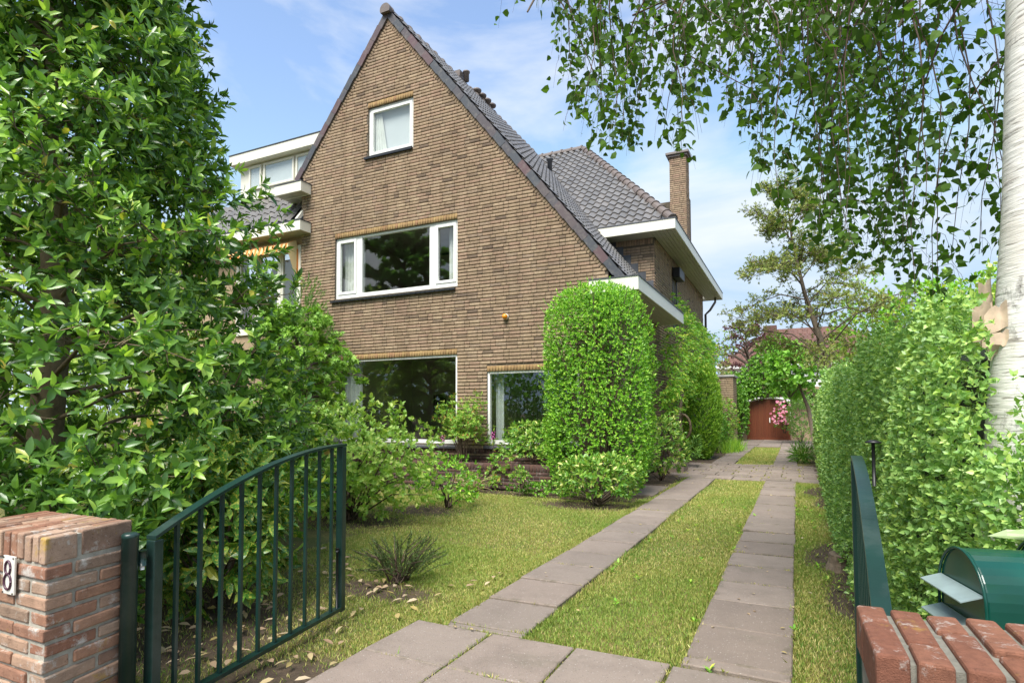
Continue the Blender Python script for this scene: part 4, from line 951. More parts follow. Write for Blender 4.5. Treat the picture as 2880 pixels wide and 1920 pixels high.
lm('dry_leaf', [(.2, .13, .07), (.33, .24, .13), (.42, .34, .2), (.28, .22, .06)], rough=.7, trans=.15)
lm('grass_blade', [(.14, .26, .04), (.23, .32, .055), (.38, .37, .1), (.54, .47, .2)], rough=.6, trans=.3, pos=[0, .4, .75, 1])
def stems(t, base, tips, m, r0=.012, r1=.004, name='stems', n=5):
    b = MB()
    for tip in tips:
        p0 = Vector(base) + Vector((random.uniform(-.06, .06), random.uniform(-.06, .06), 0)); p1 = Vector(tip); mid = (p0 * .45 + p1 * .55) + Vector((0, 0, .12 * (p1 - p0).length)) + Vector((random.uniform(-.05, .05), random.uniform(-.05, .05), 0))
        b.tube([p0, (p0 + mid) / 2, mid, p1], [r0, r0 * .85, r0 * .6, r1], n, cap=False)
    return b.build(name, m, t, True)
def shrub(name, c, r, label, leaf, L, W, n, k=5, prof='quad', amp=.14, shell=.4, z0=0.0, seed=1, spread=1.0, up=.35, nstem=9, cat='shrub', group=None, e=1.0, zmin=-.8, single=0, rn=None, droop=.0, stem_m=None):
    """c = base (x, y); r = (rx, ry, half height)"""
    t = thing(name, (c[0], c[1], z0), label, cat, group); cz = z0 + r[2] * (1.0 if zmin < -.95 else 1.0)
    P, A = ellipsoid(n, (c[0], c[1], cz), r, seed, amp, shell, zmin, e)
    A = nrm(A + np.array([0, 0, up]) + rvec(len(P)) * .45)
    Pp, D, U, Ls = shoots(P, A, k, spread, L, droop=droop)
    ok = Pp[:, 2] > z0 + .01; foliage(t, Pp[ok], D[ok], U[ok], Ls[ok], Ls[ok] * W / L, prof, M_[leaf], single)
    if nstem: stems(t, (c[0], c[1], z0), [tuple(p) for p in P[rng.integers(0, len(P), nstem)]], stem_m or TWIG)
    return t
# ------------------------------------------------------------------ big evergreen tree at left
def grow_tree(t, trunk, nlimb, rad, z_of, leaf_m, L, W, k, bark, prof='oval', sub=6, tw=5, single=0, seed=3, droop=.1, rise=.25, spread=1.0, trunk_n=10, tr=1.0, name='trunk', skip=None, limb_r=.03, zj=.15):
    """trunk: list of (p, radius); rad(z) crown radius; z_of: (zmin, zmax)"""
    g = random.Random(seed); b = MB(); b.tube([p for p, _ in trunk], [r for _, r in trunk], trunk_n); b.build(name, bark, t, True)
    tp = [Vector(p) for p, _ in trunk]
    def at(z):
        for i in range(len(tp) - 1):
            if tp[i].z <= z <= tp[i + 1].z: return tp[i].lerp(tp[i + 1], (z - tp[i].z) / max(1e-6, tp[i + 1].z - tp[i].z))
        return tp[-1] if z > tp[-1].z else tp[0]
    br = MB(); P = []; A = []
    for i in range(nlimb):
        z = z_of[0] + (z_of[1] - z_of[0]) * ((i + .5) / nlimb); az = i * 2.399 + g.uniform(-.3, .3); R0 = rad(z) * g.uniform(.7, 1.0)
        o = at(min(z - .15 * R0, tp[-1].z)); d = Vector((math.cos(az), math.sin(az), 0)); e = Vector((o.x, o.y, 0)) + d * R0 + Vector((0, 0, z + g.uniform(-zj, zj)))
        m1 = o.lerp(e, .35) + Vector((0, 0, rise * R0 * .35)); m2 = o.lerp(e, .7) + Vector((0, 0, rise * R0 * .3)); pts = [o, m1, m2, e]
        r0 = limb_r * (.5 + .5 * R0 / max(rad(z_of[0]), .1)); br.tube(pts, [r0, r0 * .7, r0 * .45, r0 * .2], 6, cap=False)
        for j in range(sub):
            f = .3 + .7 * (j + g.random()) / sub; q = (pts[0].lerp(pts[1], f * 3) if f < .333 else pts[1].lerp(pts[2], f * 3 - 1) if f < .667 else pts[2].lerp(pts[3], min(1, f * 3 - 2)))
            sd_ = Vector((-d.y, d.x, 0)) * (1 if (j % 2) else -1); dd = (d * g.uniform(.3, .9) + sd_ * g.uniform(.3, 1.0) + Vector((0, 0, g.uniform(-.25, .5)))).normalized(); l = R0 * g.uniform(.16, .34)
            e2 = q + dd * l; br.tube([q, q.lerp(e2, .5) + Vector((0, 0, .02)), e2], [r0 * .32, r0 * .22, r0 * .12], 4, cap=False)
            for w_ in range(tw):
                h = g.uniform(.25, 1.0); q2 = q.lerp(e2, h); d3 = (dd * .6 + Vector((g.gauss(0, .6), g.gauss(0, .6), g.gauss(.15, .5)))).normalized(); l3 = g.uniform(.06, .22); e3 = q2 + d3 * l3
                br.tube([q2, e3], [.004, .0022], 3, cap=False); P.append(tuple(e3)); A.append(tuple(d3))
                if l3 > .12: P.append(tuple(q2.lerp(e3, .5))); A.append(tuple(d3))
    br.build('branches', bark, t, True)
    P = np.array(P); A = np.array(A) + np.array([0, 0, .2])
    Pp, D, U, Ls = shoots(P, A, k, spread, L, droop=droop)
    ok = Pp[:, 2] > .05
    if skip is not None: ok &= ~skip(Pp)
    foliage(t, Pp[ok], D[ok], U[ok], Ls[ok], Ls[ok] * W / L, prof, leaf_m, single)
TX, TY = -4.9, 2.4
ev = thing('evergreen_tree', (TX, TY, 0), 'tall glossy dark-leaved evergreen tree filling the left of the picture', 'tree')
def ev_r(z): return float(np.interp(z, [.4, 1.0, 2.0, 3.3, 4.4, 5.6, 6.6], [1.5, 1.9, 1.58, 1.12, 1.0, .72, .15]))
grow_tree(ev, [((TX - .1, TY, -.1), .2), ((TX - .08, TY, .5), .15), ((TX, TY, 1.2), .11), ((TX + .05, TY + .02, 2.2), .1), ((TX - .08, TY, 3.4), .075), ((TX + .05, TY, 5), .04), ((TX, TY, 6.4), .012)],
          84, ev_r, (.85, 6.5), M_['holly_leaf'], .088, .036, 8, BARK_L, sub=9, tw=6, single=300, limb_r=.019, skip=lambda p: (np.hypot(p[:, 0] + 2.4, p[:, 1] - 1.3) < .55))
n = 4600; zz = .55 + 5.9 * rng.random(n) ** 1.25; az_ = rng.random(n) * 6.283; lumpy = 1 + .13 * np.sin(3 * az_ + 2.2 * zz) + .1 * np.sin(5 * az_ - 3.1 * zz + 1) + .06 * np.sin(9 * az_ + 5 * zz)
rr2 = np.array([ev_r(z) for z in zz]) * lumpy * (1 - .4 * rng.random(n) ** 1.5); P = np.stack([TX + rr2 * np.cos(az_), TY + rr2 * np.sin(az_), zz], 1); A = np.stack([np.cos(az_), np.sin(az_), np.full(n, .45)], 1) + rvec(n) * .55
ok = np.hypot(P[:, 0] + 2.4, P[:, 1] - 1.3) > .6; Pp, D, U, Ls = shoots(P[ok], A[ok], 8, 1.05, .086, droop=.1); foliage(ev, Pp, D, U, Ls, Ls * .41, 'oval', M_['holly_leaf'], name='outer_foliage')
# ------------------------------------------------------------------ undergrowth behind the left pillar and gate
shrub('cherry_laurel', (-3.8, 1.8), (.95, .5, .55), 'dark glossy laurel bush behind the numbered pillar', 'laurel_leaf', .085, .033, 620, 7, 'oval', seed=4, single=120, cat='bush')
shrub('spotted_laurel', (-3.5, 2.72), (.58, .48, .55), 'yellow-spotted laurel bush seen through the gate bars', 'aucuba_leaf', .115, .045, 330, 7, 'oval', seed=5, single=220, cat='bush', droop=.25)
shrub('spotted_laurel', (-4.3, 3.3), (.7, .55, .62), 'taller dark spotted laurel behind the one at the gate', 'aucuba_leaf', .11, .043, 300, 7, 'oval', seed=6, single=80, cat='bush', droop=.2)
shrub('cherry_laurel', (-5.15, 4.1), (1.0, .8, .66), 'dark laurel thicket under the right side of the evergreen tree', 'laurel_leaf', .09, .036, 650, 7, 'oval', seed=7, cat='bush')
shrub('cherry_laurel', (-6.6, 5.2), (1.0, .9, .8), 'dark laurel thicket behind the evergreen tree trunk', 'laurel_leaf', .09, .036, 420, 6, 'oval', seed=8, cat='bush')
# small trees at the left house corner
mt = thing('maple_tree', (-7.75, 7.6, 0), 'light green maple with star-shaped leaves at the left house corner', 'tree')
grow_tree(mt, [((-7.8, 7.7, -.05), .06), ((-7.8, 7.7, .8), .05), ((-7.75, 7.65, 1.8), .035), ((-7.9, 7.6, 3.0), .012)], 34, lambda z: float(np.interp(z, [.7, 1.4, 2.2, 3.1], [.55, .98, 1.0, .35])), (.8, 3.05), M_['maple_leaf'], .1, .095, 5, BARK, 'maple', sub=6, tw=4, single=60, droop=.45, rise=.4, spread=1.3, seed=5)
cf = thing('cypress', (-9.0, 9.0, 0), 'feathery dark cypress leaning against the left brick corner', 'tree')
P, A = ellipsoid(1500, (-9.05, 8.95, 1.75), (.66, .5, 1.95), 9, .16, .4, -.95); A = nrm(A * .7 + np.array([.25, -.1, .75]) + rvec(len(P)) * .35)
Pp, D, U, Ls = shoots(P, A, 12, .55, .085, .9); foliage(cf, Pp, D, U, Ls, Ls * .16, 'quad', M_['conifer_leaf']); MB().tube([(-9.05, 9.0, 0), (-9.05, 9.0, 3.0)], [.08, .02], 8).build('trunk', BARK, cf, True)
shrub('leafy_tree', (-10.4, 6.3), (1.5, 1.3, 2.3), 'bright green tree glimpsed behind the evergreen tree', 'shrub_leaf', .09, .05, 1500, 6, 'quad', seed=11, cat='tree', nstem=14, single=0)
shrub('leafy_tree', (-8.9, 4.4), (1.3, 1.1, 2.3), 'bright green tree beyond the evergreen trunk at the picture edge', 'shrub_leaf', .09, .05, 1500, 6, 'quad', seed=12, cat='tree', nstem=14)
# ------------------------------------------------------------------ front garden shrubs
shrub('viburnum_shrub', (-4.85, 5.6), (1.05, .75, .67), 'airy light green shrub just behind the open left gate', 'shrub_leaf', .065, .038, 1250, 7, 'oval', amp=.24, shell=.6, seed=13, single=200, up=.4, nstem=26, zmin=-.97)
shrub('rose_shrub', (-4.3, 6.9), (.5, .42, .36), 'low dark green shrub right of the airy light green one', 'box_leaf', .05, .026, 260, 6, 'oval', amp=.2, seed=14, nstem=10)
he = thing('heather_shrub', (-2.75, 3.72, 0), 'low dark heather-like shrub on the lawn by the gate end', 'shrub')
P, A = [], []
for i in range(70):
    a = random.uniform(0, 6.28); r_ = random.uniform(.12, .44); h = random.uniform(.16, .38) * (1.15 - r_); tip = Vector((-2.75 + r_ * math.cos(a), 3.72 + .75 * r_ * math.sin(a), h)); base = Vector((-2.75 + .3 * r_ * math.cos(a), 3.72 + .25 * r_ * math.sin(a), 0))
    for s in np.linspace(.25, 1, 13): P.append(tuple(base.lerp(tip, float(s)) + Vector((0, 0, .03 * math.sin(3.14 * s))))); A.append(tuple((tip - base).normalized()))
Pp, D, U, Ls = shoots(P, A, 6, .6, .03, .5); foliage(he, Pp, D, U, Ls, Ls * .16, 'quad', M_['heather_leaf']); stems(he, (-2.75, 3.72, 0), P[12::13][:40], TWIG, .006, .002)
# clipped column
cb = thing('clipped_bush', (-2.82, 9.0, 0), 'tall clipped column-shaped bush at the right front corner', 'bush')
P, A = ellipsoid(10500, (-2.82, 8.98, 1.66), (.85, .6, 1.60), 15, .055, .17, -1.0, .52); A = nrm(A + np.array([0, 0, .3]) + rvec(len(P)) * .5); hole = np.sin(P[:, 0] * 9 + P[:, 2] * 4) + np.sin(P[:, 2] * 11 - P[:, 1] * 7) + np.sin(P[:, 0] * 17 + 3); ok = (P[:, 2] > .28) & ((hole > -1.5) | (rng.random(len(P)) < .35))
Pp, D, U, Ls = shoots(P[ok], A[ok], 6, .9, .042, .4); foliage(cb, Pp, D, U, Ls, Ls * .42, 'quad', M_['box_leaf'])
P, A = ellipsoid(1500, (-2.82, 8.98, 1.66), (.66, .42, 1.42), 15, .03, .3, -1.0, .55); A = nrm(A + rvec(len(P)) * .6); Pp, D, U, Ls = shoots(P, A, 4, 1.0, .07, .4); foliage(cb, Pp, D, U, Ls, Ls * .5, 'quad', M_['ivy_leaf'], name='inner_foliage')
P, A = ellipsoid(170, (-2.82, 8.98, 1.66), (.93, .64, 1.64), 15, .055, .02, -.9, .52); A = nrm(A + np.array([0, 0, .9])); P = np.concatenate([P + A * t_ for t_ in (-.02, .02, .05)]); Pp, D, U, Ls = shoots(P, np.tile(A, (3, 1)), 4, .8, .035, .4); foliage(cb, Pp, D, U, Ls, Ls * .42, 'quad', M_['box_leaf'], name='stray_shoots')
stems(cb, (-2.82, 8.98, 0), [tuple(p) for p in P[::15]], TWIG, .02, .005)
shrub('rhododendron', (-2.52, 7.95), (.56, .46, .36), 'low yellow-green rhododendron in front of the clipped column', 'rhodo_leaf', .075, .032, 400, 7, 'oval', amp=.16, shell=.3, z0=.0, seed=16, zmin=-.55, single=260, nstem=34, stem_m=BARK)
shrub('rhododendron', (-2.28, 11.2), (.44, .75, .58), 'rounded rhododendron between the clipped column and the side door', 'rhodo_leaf', .075, .03, 420, 7, 'oval', amp=.1, shell=.3, seed=17, single=60)
shrub('rhododendron', (-3.98, 9.12), (.54, .26, .38), 'yellow-green rhododendron in the planter below the right window', 'rhodo_leaf', .075, .032, 380, 7, 'oval', amp=.16, shell=.35, z0=.34, seed=18, single=120, zmin=-.5)
nt_ = shrub('nandina', (-5.42, 9.2), (.5, .28, .62), 'feathery red-tinged nandina between the two ground-floor windows', 'nandina_leaf', .065, .02, 620, 8, 'quad', amp=.5, shell=.75, z0=.34, seed=19, up=.6, nstem=14, zmin=-.4, droop=.2)
shrub('azalea_sapling', (-3.85, 8.25), (.15, .14, .16), 'small yellow-green sapling on the lawn before the planter wall', 'rhodo_leaf', .055, .022, 55, 6, 'oval', z0=.12, seed=20, zmin=-.4, single=40, nstem=5)
MB().tube([(-3.85, 8.25, 0), (-3.84, 8.25, .25)], .008, 6).build('stem', TWIG, bpy.data.objects['azalea_sapling'], True)
tw_ = shrub('dry_shrub', (-4.75, 8.4), (.42, .26, .17), 'half-dry straw-coloured twiggy plant at the planter wall', 'nandina_leaf', .04, .013, 150, 5, 'quad', amp=.2, seed=21, nstem=60, stem_m=plain('straw_stem', (.36, .28, .15), .9))
shrub('ground_ivy', (-3.4, 8.45), (.75, .16, .1), 'strip of dark ivy at the foot of the planter wall', 'ivy_leaf', .045, .035, 330, 3, 'oval', seed=22, nstem=0, cat='ivy')
vi = thing('trailing_vine', (-4.55, 8.85, 0), 'bright green vine trailing over the planter wall edge', 'vine')
P = [(-4.55 + .12 * random.gauss(0, 1), 8.8 + random.uniform(-.05, .08), random.uniform(.08, .6)) for _ in range(60)]; Pp, D, U, Ls = shoots(P, np.tile([0, -.6, -.3], (60, 1)) + rvec(60) * .5, 5, 1.0, .06, droop=.3); foliage(vi, Pp, D, U, Ls, Ls * .5, 'oval', M_['nandina_leaf'])
stems(vi, (-4.5, 9.1, .35), [(-4.5, 8.84, .3), (-4.6, 8.82, .1)], TWIG, .005, .003)
for i, (x, y, z, hgt) in enumerate(((-5.78, 9.12, .34, .55), (-4.75, 9.1, .34, .62))):
    fg = thing('foxglove', (x, y, z), ('magenta foxglove spike in front of the large living room window', 'magenta foxglove spike at the left edge of the right window')[i], 'flower', 'foxgloves in the planter')
    MB().tube([(x, y, z), (x + .01, y, z + hgt)], [.006, .003], 6).build('stalk', TWIG, fg, True)
    P = [(x, y, z + .02 + .2 * random.random()) for _ in range(14)]; Pp, D, U, Ls = shoots(P, np.tile([0, 0, 1.], (14, 1)) + rvec(14) * .5, 2, 1.2, .12, droop=.2); foliage(fg, Pp, D, U, Ls, Ls * .35, 'oval', M_['ivy_leaf'])
    P = np.array([(x + .02 * math.cos(k * 2.4), y + .02 * math.sin(k * 2.4), z + hgt - .005 - k * .008) for k in range(18)]); D = np.array([(math.cos(k * 2.4), math.sin(k * 2.4), -.9) for k in range(18)]); foliage(fg, P, D, np.tile([0, 0, 1.], (18, 1)), .035, .026, 'oval', M_['petal_magenta'], name='blossoms')
# ------------------------------------------------------------------ plants along the house side
cc = thing('conifer_column', (-2.3, 17.2, 0), 'bright green clipped conifer column beside the drive', 'conifer')
P, A = ellipsoid(4200, (-2.38, 17.2, 1.3), (.46, .95, 1.28), 23, .06, .2, -1.0, .8); A = nrm(A * .6 + np.array([0, 0, .8]) + rvec(len(P)) * .35); Pp, D, U, Ls = shoots(P, A, 7, .5, .075, .7); foliage(cc, Pp, D, U, Ls, Ls * .22, 'quad', M_['conifer_bright'])
P, A = ellipsoid(700, (-2.4, 17.2, 1.25), (.3, .75, 1.1), 23, .03, .3, -1.0, .6); Pp, D, U, Ls = shoots(P, A + rvec(len(P)), 4, 1.0, .1); foliage(cc, Pp, D, U, Ls, Ls * .5, 'quad', M_['conifer_leaf'], name='inner_foliage')
wi = thing('wisteria', (-2.45, 13.6, 0), 'wisteria with drooping leaves climbing the side wall', 'climber')
b = MB()
for k in range(6):
    pts = [(-2.5 + .1 * math.sin(k), 13.4 + .12 * k, 0)]; 
    for j in range(1, 8): pts.append((-2.55 + .13 * math.sin(j * 1.1 + k * 2), 13.5 + .1 * k + .22 * math.sin(j * .8 + k * 1.7) + .12 * j, .42 * j))
    b.tube(pts, [.045, .04, .035, .03, .027, .022, .016, .01], 7, cap=False)
pts = [(-2.35 + .28 * math.sin(a) * .6, 13.7 + .1 * a, .95 + .28 * math.cos(a)) for a in np.linspace(0, 5.2, 14)]; b.tube(pts, .028, 7); b.build('trunk', BARK_L, wi, True)
P = []
for i in range(1050):
    y = random.uniform(12.8, 19.8); top = np.interp(y, [12.8, 14.6, 16.5, 19.8], [2.4, 4.3, 4.1, 3.9]); bot = np.interp(y, [12.8, 14.6, 16.5, 19.8], [1.45, 1.2, 1.4, 2.4]); z = random.uniform(bot, top); bul = .12 + .5 * max(0, math.sin(3.14 * (z - bot) / (top - bot))) ** .6
    P.append((XR + random.uniform(.4, 1) * bul, y, z))
P = np.array(P); A = np.tile([.8, -.35, -.15], (len(P), 1)) + rvec(len(P)) * .6; Pp, D, U, Ls = shoots(P, A, 9, .9, .085, 1.1, droop=.45); foliage(wi, Pp, D, U, Ls, Ls * .36, 'oval', M_['wisteria_leaf'])
P = np.array([(-2.45 + random.gauss(0, .15), 12.95 + random.gauss(0, .18), random.uniform(1.05, 1.75)) for _ in range(70)]); Pp, D, U, Ls = shoots(P, np.tile([.5, -.5, .0], (70, 1)) + rvec(70) * .6, 9, .9, .08, 1.1, droop=.4); foliage(wi, Pp, D, U, Ls, Ls * .36, 'oval', M_['wisteria_leaf'], name='lower_spray')
P = np.array([(-2.3 + random.gauss(.0, .3), 20.9 + random.gauss(0, .2), random.uniform(3.1, 4.1)) for _ in range(45)]); Pp, D, U, Ls = shoots(P, rvec(45), 5, .9, .1, 1.1, droop=.4); foliage(wi, Pp, D, U, Ls, Ls * .36, 'oval', M_['wisteria_leaf'], name='loose_spray')
shrub('fern', (-2.2, 14.1), (.22, .22, .3), 'small fern by the wisteria trunk', 'conifer_leaf', .12, .03, 60, 6, 'quad', seed=25, cat='fern', z0=.1, nstem=0)
shrub('border_shrub', (-2.35, 20.2), (.35, .9, .7), 'dark climbing shrub just past the bright conifer column', 'ivy_leaf', .08, .045, 420, 6, 'quad', seed=26)
shrub('ivy_column', (-2.3, 28.2), (.42, .8, 1.25), 'ivy-clad post left of the arched doors', 'ivy_leaf', .1, .07, 500, 6, 'quad', seed=27, cat='ivy')
shrub('variegated_shrub', (-2.5, 25.2), (.35, .7, .95), 'pale variegated shrub at the foot of the brick pier', 'nandina_leaf', .08, .04, 420, 6, 'quad', seed=28)
gt = thing('grass_tuft', (-2.0, 20.4, 0), 'mound of fine bright grass at the far left drive edge', 'plant'); n = 900
P = np.stack([rng.normal(-1.95, .16, n), rng.normal(20.6, .55, n), np.zeros(n)], 1); D = np.array([0, 0, 1.]) + rng.normal(0, .45, (n, 3)); foliage(gt, P, D, rvec(n), rng.uniform(.25, .6, n), .012, 'blade', M_['conifer_bright'])
iv = thing('garage_ivy', (-1.6, 29.2, 0), 'thick ivy hanging over the arched garage doors', 'ivy')
P, A = [], []
for cx, cz, rx, rz, nn in ((-2.5, 2.35, .8, .75, 420), (-1.55, 2.75, .95, .75, 420), (-2.3, 1.5, .4, .7, 150), (-1.15, 3.6, .65, .9, 330), (-.5, 2.5, .6, .6, 240), (.2, 2.1, .6, .7, 220), (-2.75, 1.0, .35, 1.0, 200), (-1.9, 2.2, .6, .5, 200)):
    p, a = ellipsoid(nn, (cx, 29.1, cz), (rx, .35, rz), 30, .2, .4); P.append(p); A.append(a)
P = np.concatenate(P); A = np.concatenate(A); arch_ok = (P[:, 2] > 1.5 + .42 * np.sqrt(np.clip(1 - ((P[:, 0] + 1.19) / .95) ** 2, 0, 1))) | (P[:, 0] < -1.95); P, A = P[arch_ok], A[arch_ok]
Pp, D, U, Ls = shoots(P, A + np.array([0, -.3, -.3]), 6, 1.0, .11, droop=.35); foliage(iv, Pp, D, U, Ls, Ls * .7, 'quad', M_['ivy_leaf'])
shrub('catalpa_tree', (-.25, 25.5), (1.05, .9, 1.25), 'bright big-leaved tree overhanging the right of the garage', 'big_bright_leaf', .17, .12, 520, 5, 'oval', z0=1.85, seed=31, cat='tree', nstem=10, droop=.4, zmin=-.95, amp=.35, shell=.6)
MB().tube([(.6, 25.6, 0), (.4, 25.6, 1.4), (0, 25.5, 2.6)], [.09, .07, .03], 8).build('trunk', BARK, bpy.data.objects['catalpa_tree'], True)
rs = shrub('pink_rose', (-.5, 28.6), (.42, .3, .75), 'pink climbing rose on the right edge of the arched doors', 'ivy_leaf', .08, .05, 150, 5, 'quad', seed=32, z0=.35, cat='rose', amp=.3)
P = np.array([(-.62 + random.gauss(0, .2), 28.3 + random.uniform(-.12, .1), random.uniform(.75, 1.75)) for _ in range(52)]); Pp, D, U, Ls = shoots(P, np.tile([0, -1, .2], (52, 1)) + rvec(52) * .4, 9, 1.1, .075, .1); foliage(rs, Pp, D, U, Ls, Ls * .9, 'oval', M_['petal_pink'], name='blossoms')
shrub('privet_bush', (.12, 27.4), (.5, 1.0, .95), 'grey-green clipped bush right of the pink rose', 'privet_leaf', .07, .04, 620, 6, 'quad', seed=33, cat='bush', e=.7)
shrub('grey_tree', (-4.6, 33), (1.6, 1.4, 2.2), 'grey-green tree behind the brick pier', 'olive_leaf', .12, .06, 700, 6, 'quad', seed=34, z0=.9, cat='tree', zmin=-.9)
# purple tree, slender tree and the greenery beyond the hedge
pt = thing('purple_tree', (-2.3, 35, 0), 'purple-leaved tree in front of the distant red roof', 'tree')
grow_tree(pt, [((-2.1, 35, 0), .14), ((-2.2, 35, 2.6), .1), ((-2.5, 35, 5.6), .03)], 30, lambda z: float(np.interp(z, [2.6, 4, 6.3], [.8, 2.3, .8])), (2.7, 6.3), M_['purple_leaf'], .12, .07, 4, BARK, 'quad', sub=6, tw=4, seed=8, rise=.5, limb_r=.05)
sl_ = thing('slender_tree', (.7, 14, 0), 'slender olive-leaved tree with bare leaning stem above the hedge', 'tree')
grow_tree(sl_, [((.75, 14, 0), .1), ((.66, 14, 1.9), .085), ((.45, 14, 2.9), .06), ((.2, 14, 3.8), .04), ((-.02, 14, 5.0), .022), ((-.1, 14, 6.0), .008)], 40, lambda z: float(np.interp(z, [2.0, 2.8, 3.6, 4.4, 6.0], [1.4, 2.1, 1.8, 1.1, .45])), (2.3, 5.9), M_['olive_leaf'], .055, .024, 6, BARK, 'quad', sub=12, tw=9, seed=9, rise=.55, droop=.2, limb_r=.018, zj=.75)
BG = [('leafy_tree', (1.55, 15.2), (1.2, 1.4, 1.6), 'olive green tree behind the slender leaning stem', 'olive_leaf', .07, .034, 1300, .75),
      ('leafy_tree', (2.05, 10.4), (.85, 1.2, 1.3), 'mid green tree above the middle of the hedge', 'wisteria_leaf', .075, .042, 1300, .75),
      ('leafy_tree', (2.2, 7.6), (.75, 1.0, 1.0), 'bright green tree above the hedge left of the birch trunk', 'shrub_leaf', .07, .04, 1000, .85),
      ('leafy_tree', (1.75, 18.5), (1.1, 1.8, 2.0), 'dense green tree over the far end of the hedge', 'wisteria_leaf', .09, .05, 1100, .6),
      ('leafy_tree', (4.5, 20), (2.4, 2.4, 1.9), 'broad green tree far behind the hedge', 'ivy_leaf', .12, .07, 900, .7)]
for i, (nm, c, r, lab, lf, L_, W_, nn, z0) in enumerate(BG): shrub(nm, c, r, lab, lf, L_, W_, nn, 6, 'quad', seed=40 + i, z0=z0, cat='tree', amp=.2, nstem=8, group='trees behind the hedge')
# ------------------------------------------------------------------ hedge
hd = thing('privet_hedge', (.9, 10, 0), 'long grey-green privet hedge along the right of the drive', 'hedge')
def hx(y, z): return np.interp(y, [2.0, 2.4, 3.0, 4.8, 10.6, 17, 24], [.62, .5, .42, .29, .36, .46, .6]) + .06 * np.sin(1.7 * y) * np.sin(2.1 * z) + .035 * np.sin(5.3 * y + 2 * z) + .1 * np.clip(z - 1.25, 0, 1) ** 2 * 4 * .3
def hedge_pts(n, y0, y1, dep):
    y = y0 + (y1 - y0) * rng.random(n); top = np.interp(y, [2, 2.42, 2.6], [1.0, 1.05, 1.66]) + .08 * np.sin(.9 * y) + .05 * np.sin(3.7 * y); q = rng.random(n); front = q < .8
    z = np.where(front, .03 + rng.random(n) ** .9 * (top - .03), top + rng.normal(0, .05, n)); x = hx(y, z) + np.where(front, dep * rng.random(n) ** 2.2, rng.random(n) * 1.3)
    A = np.where(front[:, None], np.array([-1, -.25, .35]), np.array([-.2, -.2, 1])) + rvec(n) * .75
    return np.stack([x, y, z], 1), A
for y0, y1, n, k, L_ in ((2.12, 4.5, 9500, 6, .027), (4.5, 8, 8500, 6, .029), (8, 14, 5200, 6, .042), (14, 24, 2600, 6, .06)):
    P, A = hedge_pts(n, y0, y1, .3); ok = (np.hypot(P[:, 0] - .77, P[:, 1] - 2.7) > .22); P, A = P[ok], A[ok]
    Pp, D, U, Ls = shoots(P, A, k, .95, L_, .5); foliage(hd, Pp, D, U, Ls, Ls * .58, 'quad', M_['privet_leaf'])
for xa, xb, yb, zt, n in ((.5, 1.5, 2.17, 1.1, 2300), (.42, 1.5, 2.56, 1.66, 2000)):
    P = np.stack([rng.uniform(xa, xb, n), yb + .12 * rng.random(n) ** 2 + .03 * np.sin(9 * rng.random(n)), .02 + rng.random(n) ** .8 * zt], 1); A = np.array([-.3, -1, .4]) + rvec(n) * .7; ok = (np.hypot(P[:, 0] - .77, P[:, 1] - 2.7) > .2); Pp, D, U, Ls = shoots(P[ok], A[ok], 6, .95, .028, .5); foliage(hd, Pp, D, U, Ls, Ls * .58, 'quad', M_['privet_leaf'])
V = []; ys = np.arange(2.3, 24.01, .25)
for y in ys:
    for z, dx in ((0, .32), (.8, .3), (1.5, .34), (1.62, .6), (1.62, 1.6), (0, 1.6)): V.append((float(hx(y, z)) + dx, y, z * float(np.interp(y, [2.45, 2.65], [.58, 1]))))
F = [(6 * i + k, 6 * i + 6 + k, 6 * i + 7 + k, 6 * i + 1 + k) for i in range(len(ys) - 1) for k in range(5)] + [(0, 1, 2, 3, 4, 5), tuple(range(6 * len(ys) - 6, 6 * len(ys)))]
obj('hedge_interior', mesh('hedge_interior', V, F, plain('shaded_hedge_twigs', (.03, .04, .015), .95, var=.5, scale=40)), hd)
# ------------------------------------------------------------------ birch: trunk at the right edge, weeping twigs over the drive
bi = thing('birch_tree', (.76, 2.7, 0), 'white-barked weeping birch at the right edge with hanging twigs', 'tree')
def birch_bark():
    m, nt, p = base_mat('white_birch_bark'); v = nd(nt, 'ShaderNodeMapping', {'Vector': wpos(nt), 'Scale': (6, 6, 60)}).outputs[0]
    c = ramp(nt, noise(nt, 3, 6, .6), [(.72, .68, .6), (.82, .8, .74), (.62, .55, .48)], [.35, .55, .75])
    c = mixc(nt, maprange(nt, noise(nt, 1.6, 4, .6, v), .57, .64, 0, .75), c, (.2, .17, .14)); v2 = nd(nt, 'ShaderNodeMapping', {'Vector': wpos(nt), 'Scale': (2, 2, 1.2)}).outputs[0]
    c = mixc(nt, maprange(nt, noise(nt, 1.9, 8, .75, v2), .57, .66, 0, .85), c, (.06, .05, .04)); nt.links.new(c, p.inputs['Base Color']); p.inputs['Roughness'].default_value = .7; bump(nt, p, noise(nt, 1.0, 4, .6, v), .5, .01); return m
BB = birch_bark()
tp = [((.75, 2.7, -.05), .24), ((.755, 2.7, .5), .17), ((.76, 2.7, 1.1), .15), ((.79, 2.7, 1.55), .135), ((.815, 2.7, 2.0), .122), ((.84, 2.7, 2.6), .118), ((.9, 2.74, 4.5), .09), ((.85, 2.8, 7.5), .03)]
b = MB(); b.tube([p for p, _ in tp], [r for _, r in tp], 22); tr_ = b.build('trunk', BB, bi, True)
bk = plain('peeling_birch_bark', (.55, .42, .3), .8, var=.3, scale=20); b = MB()
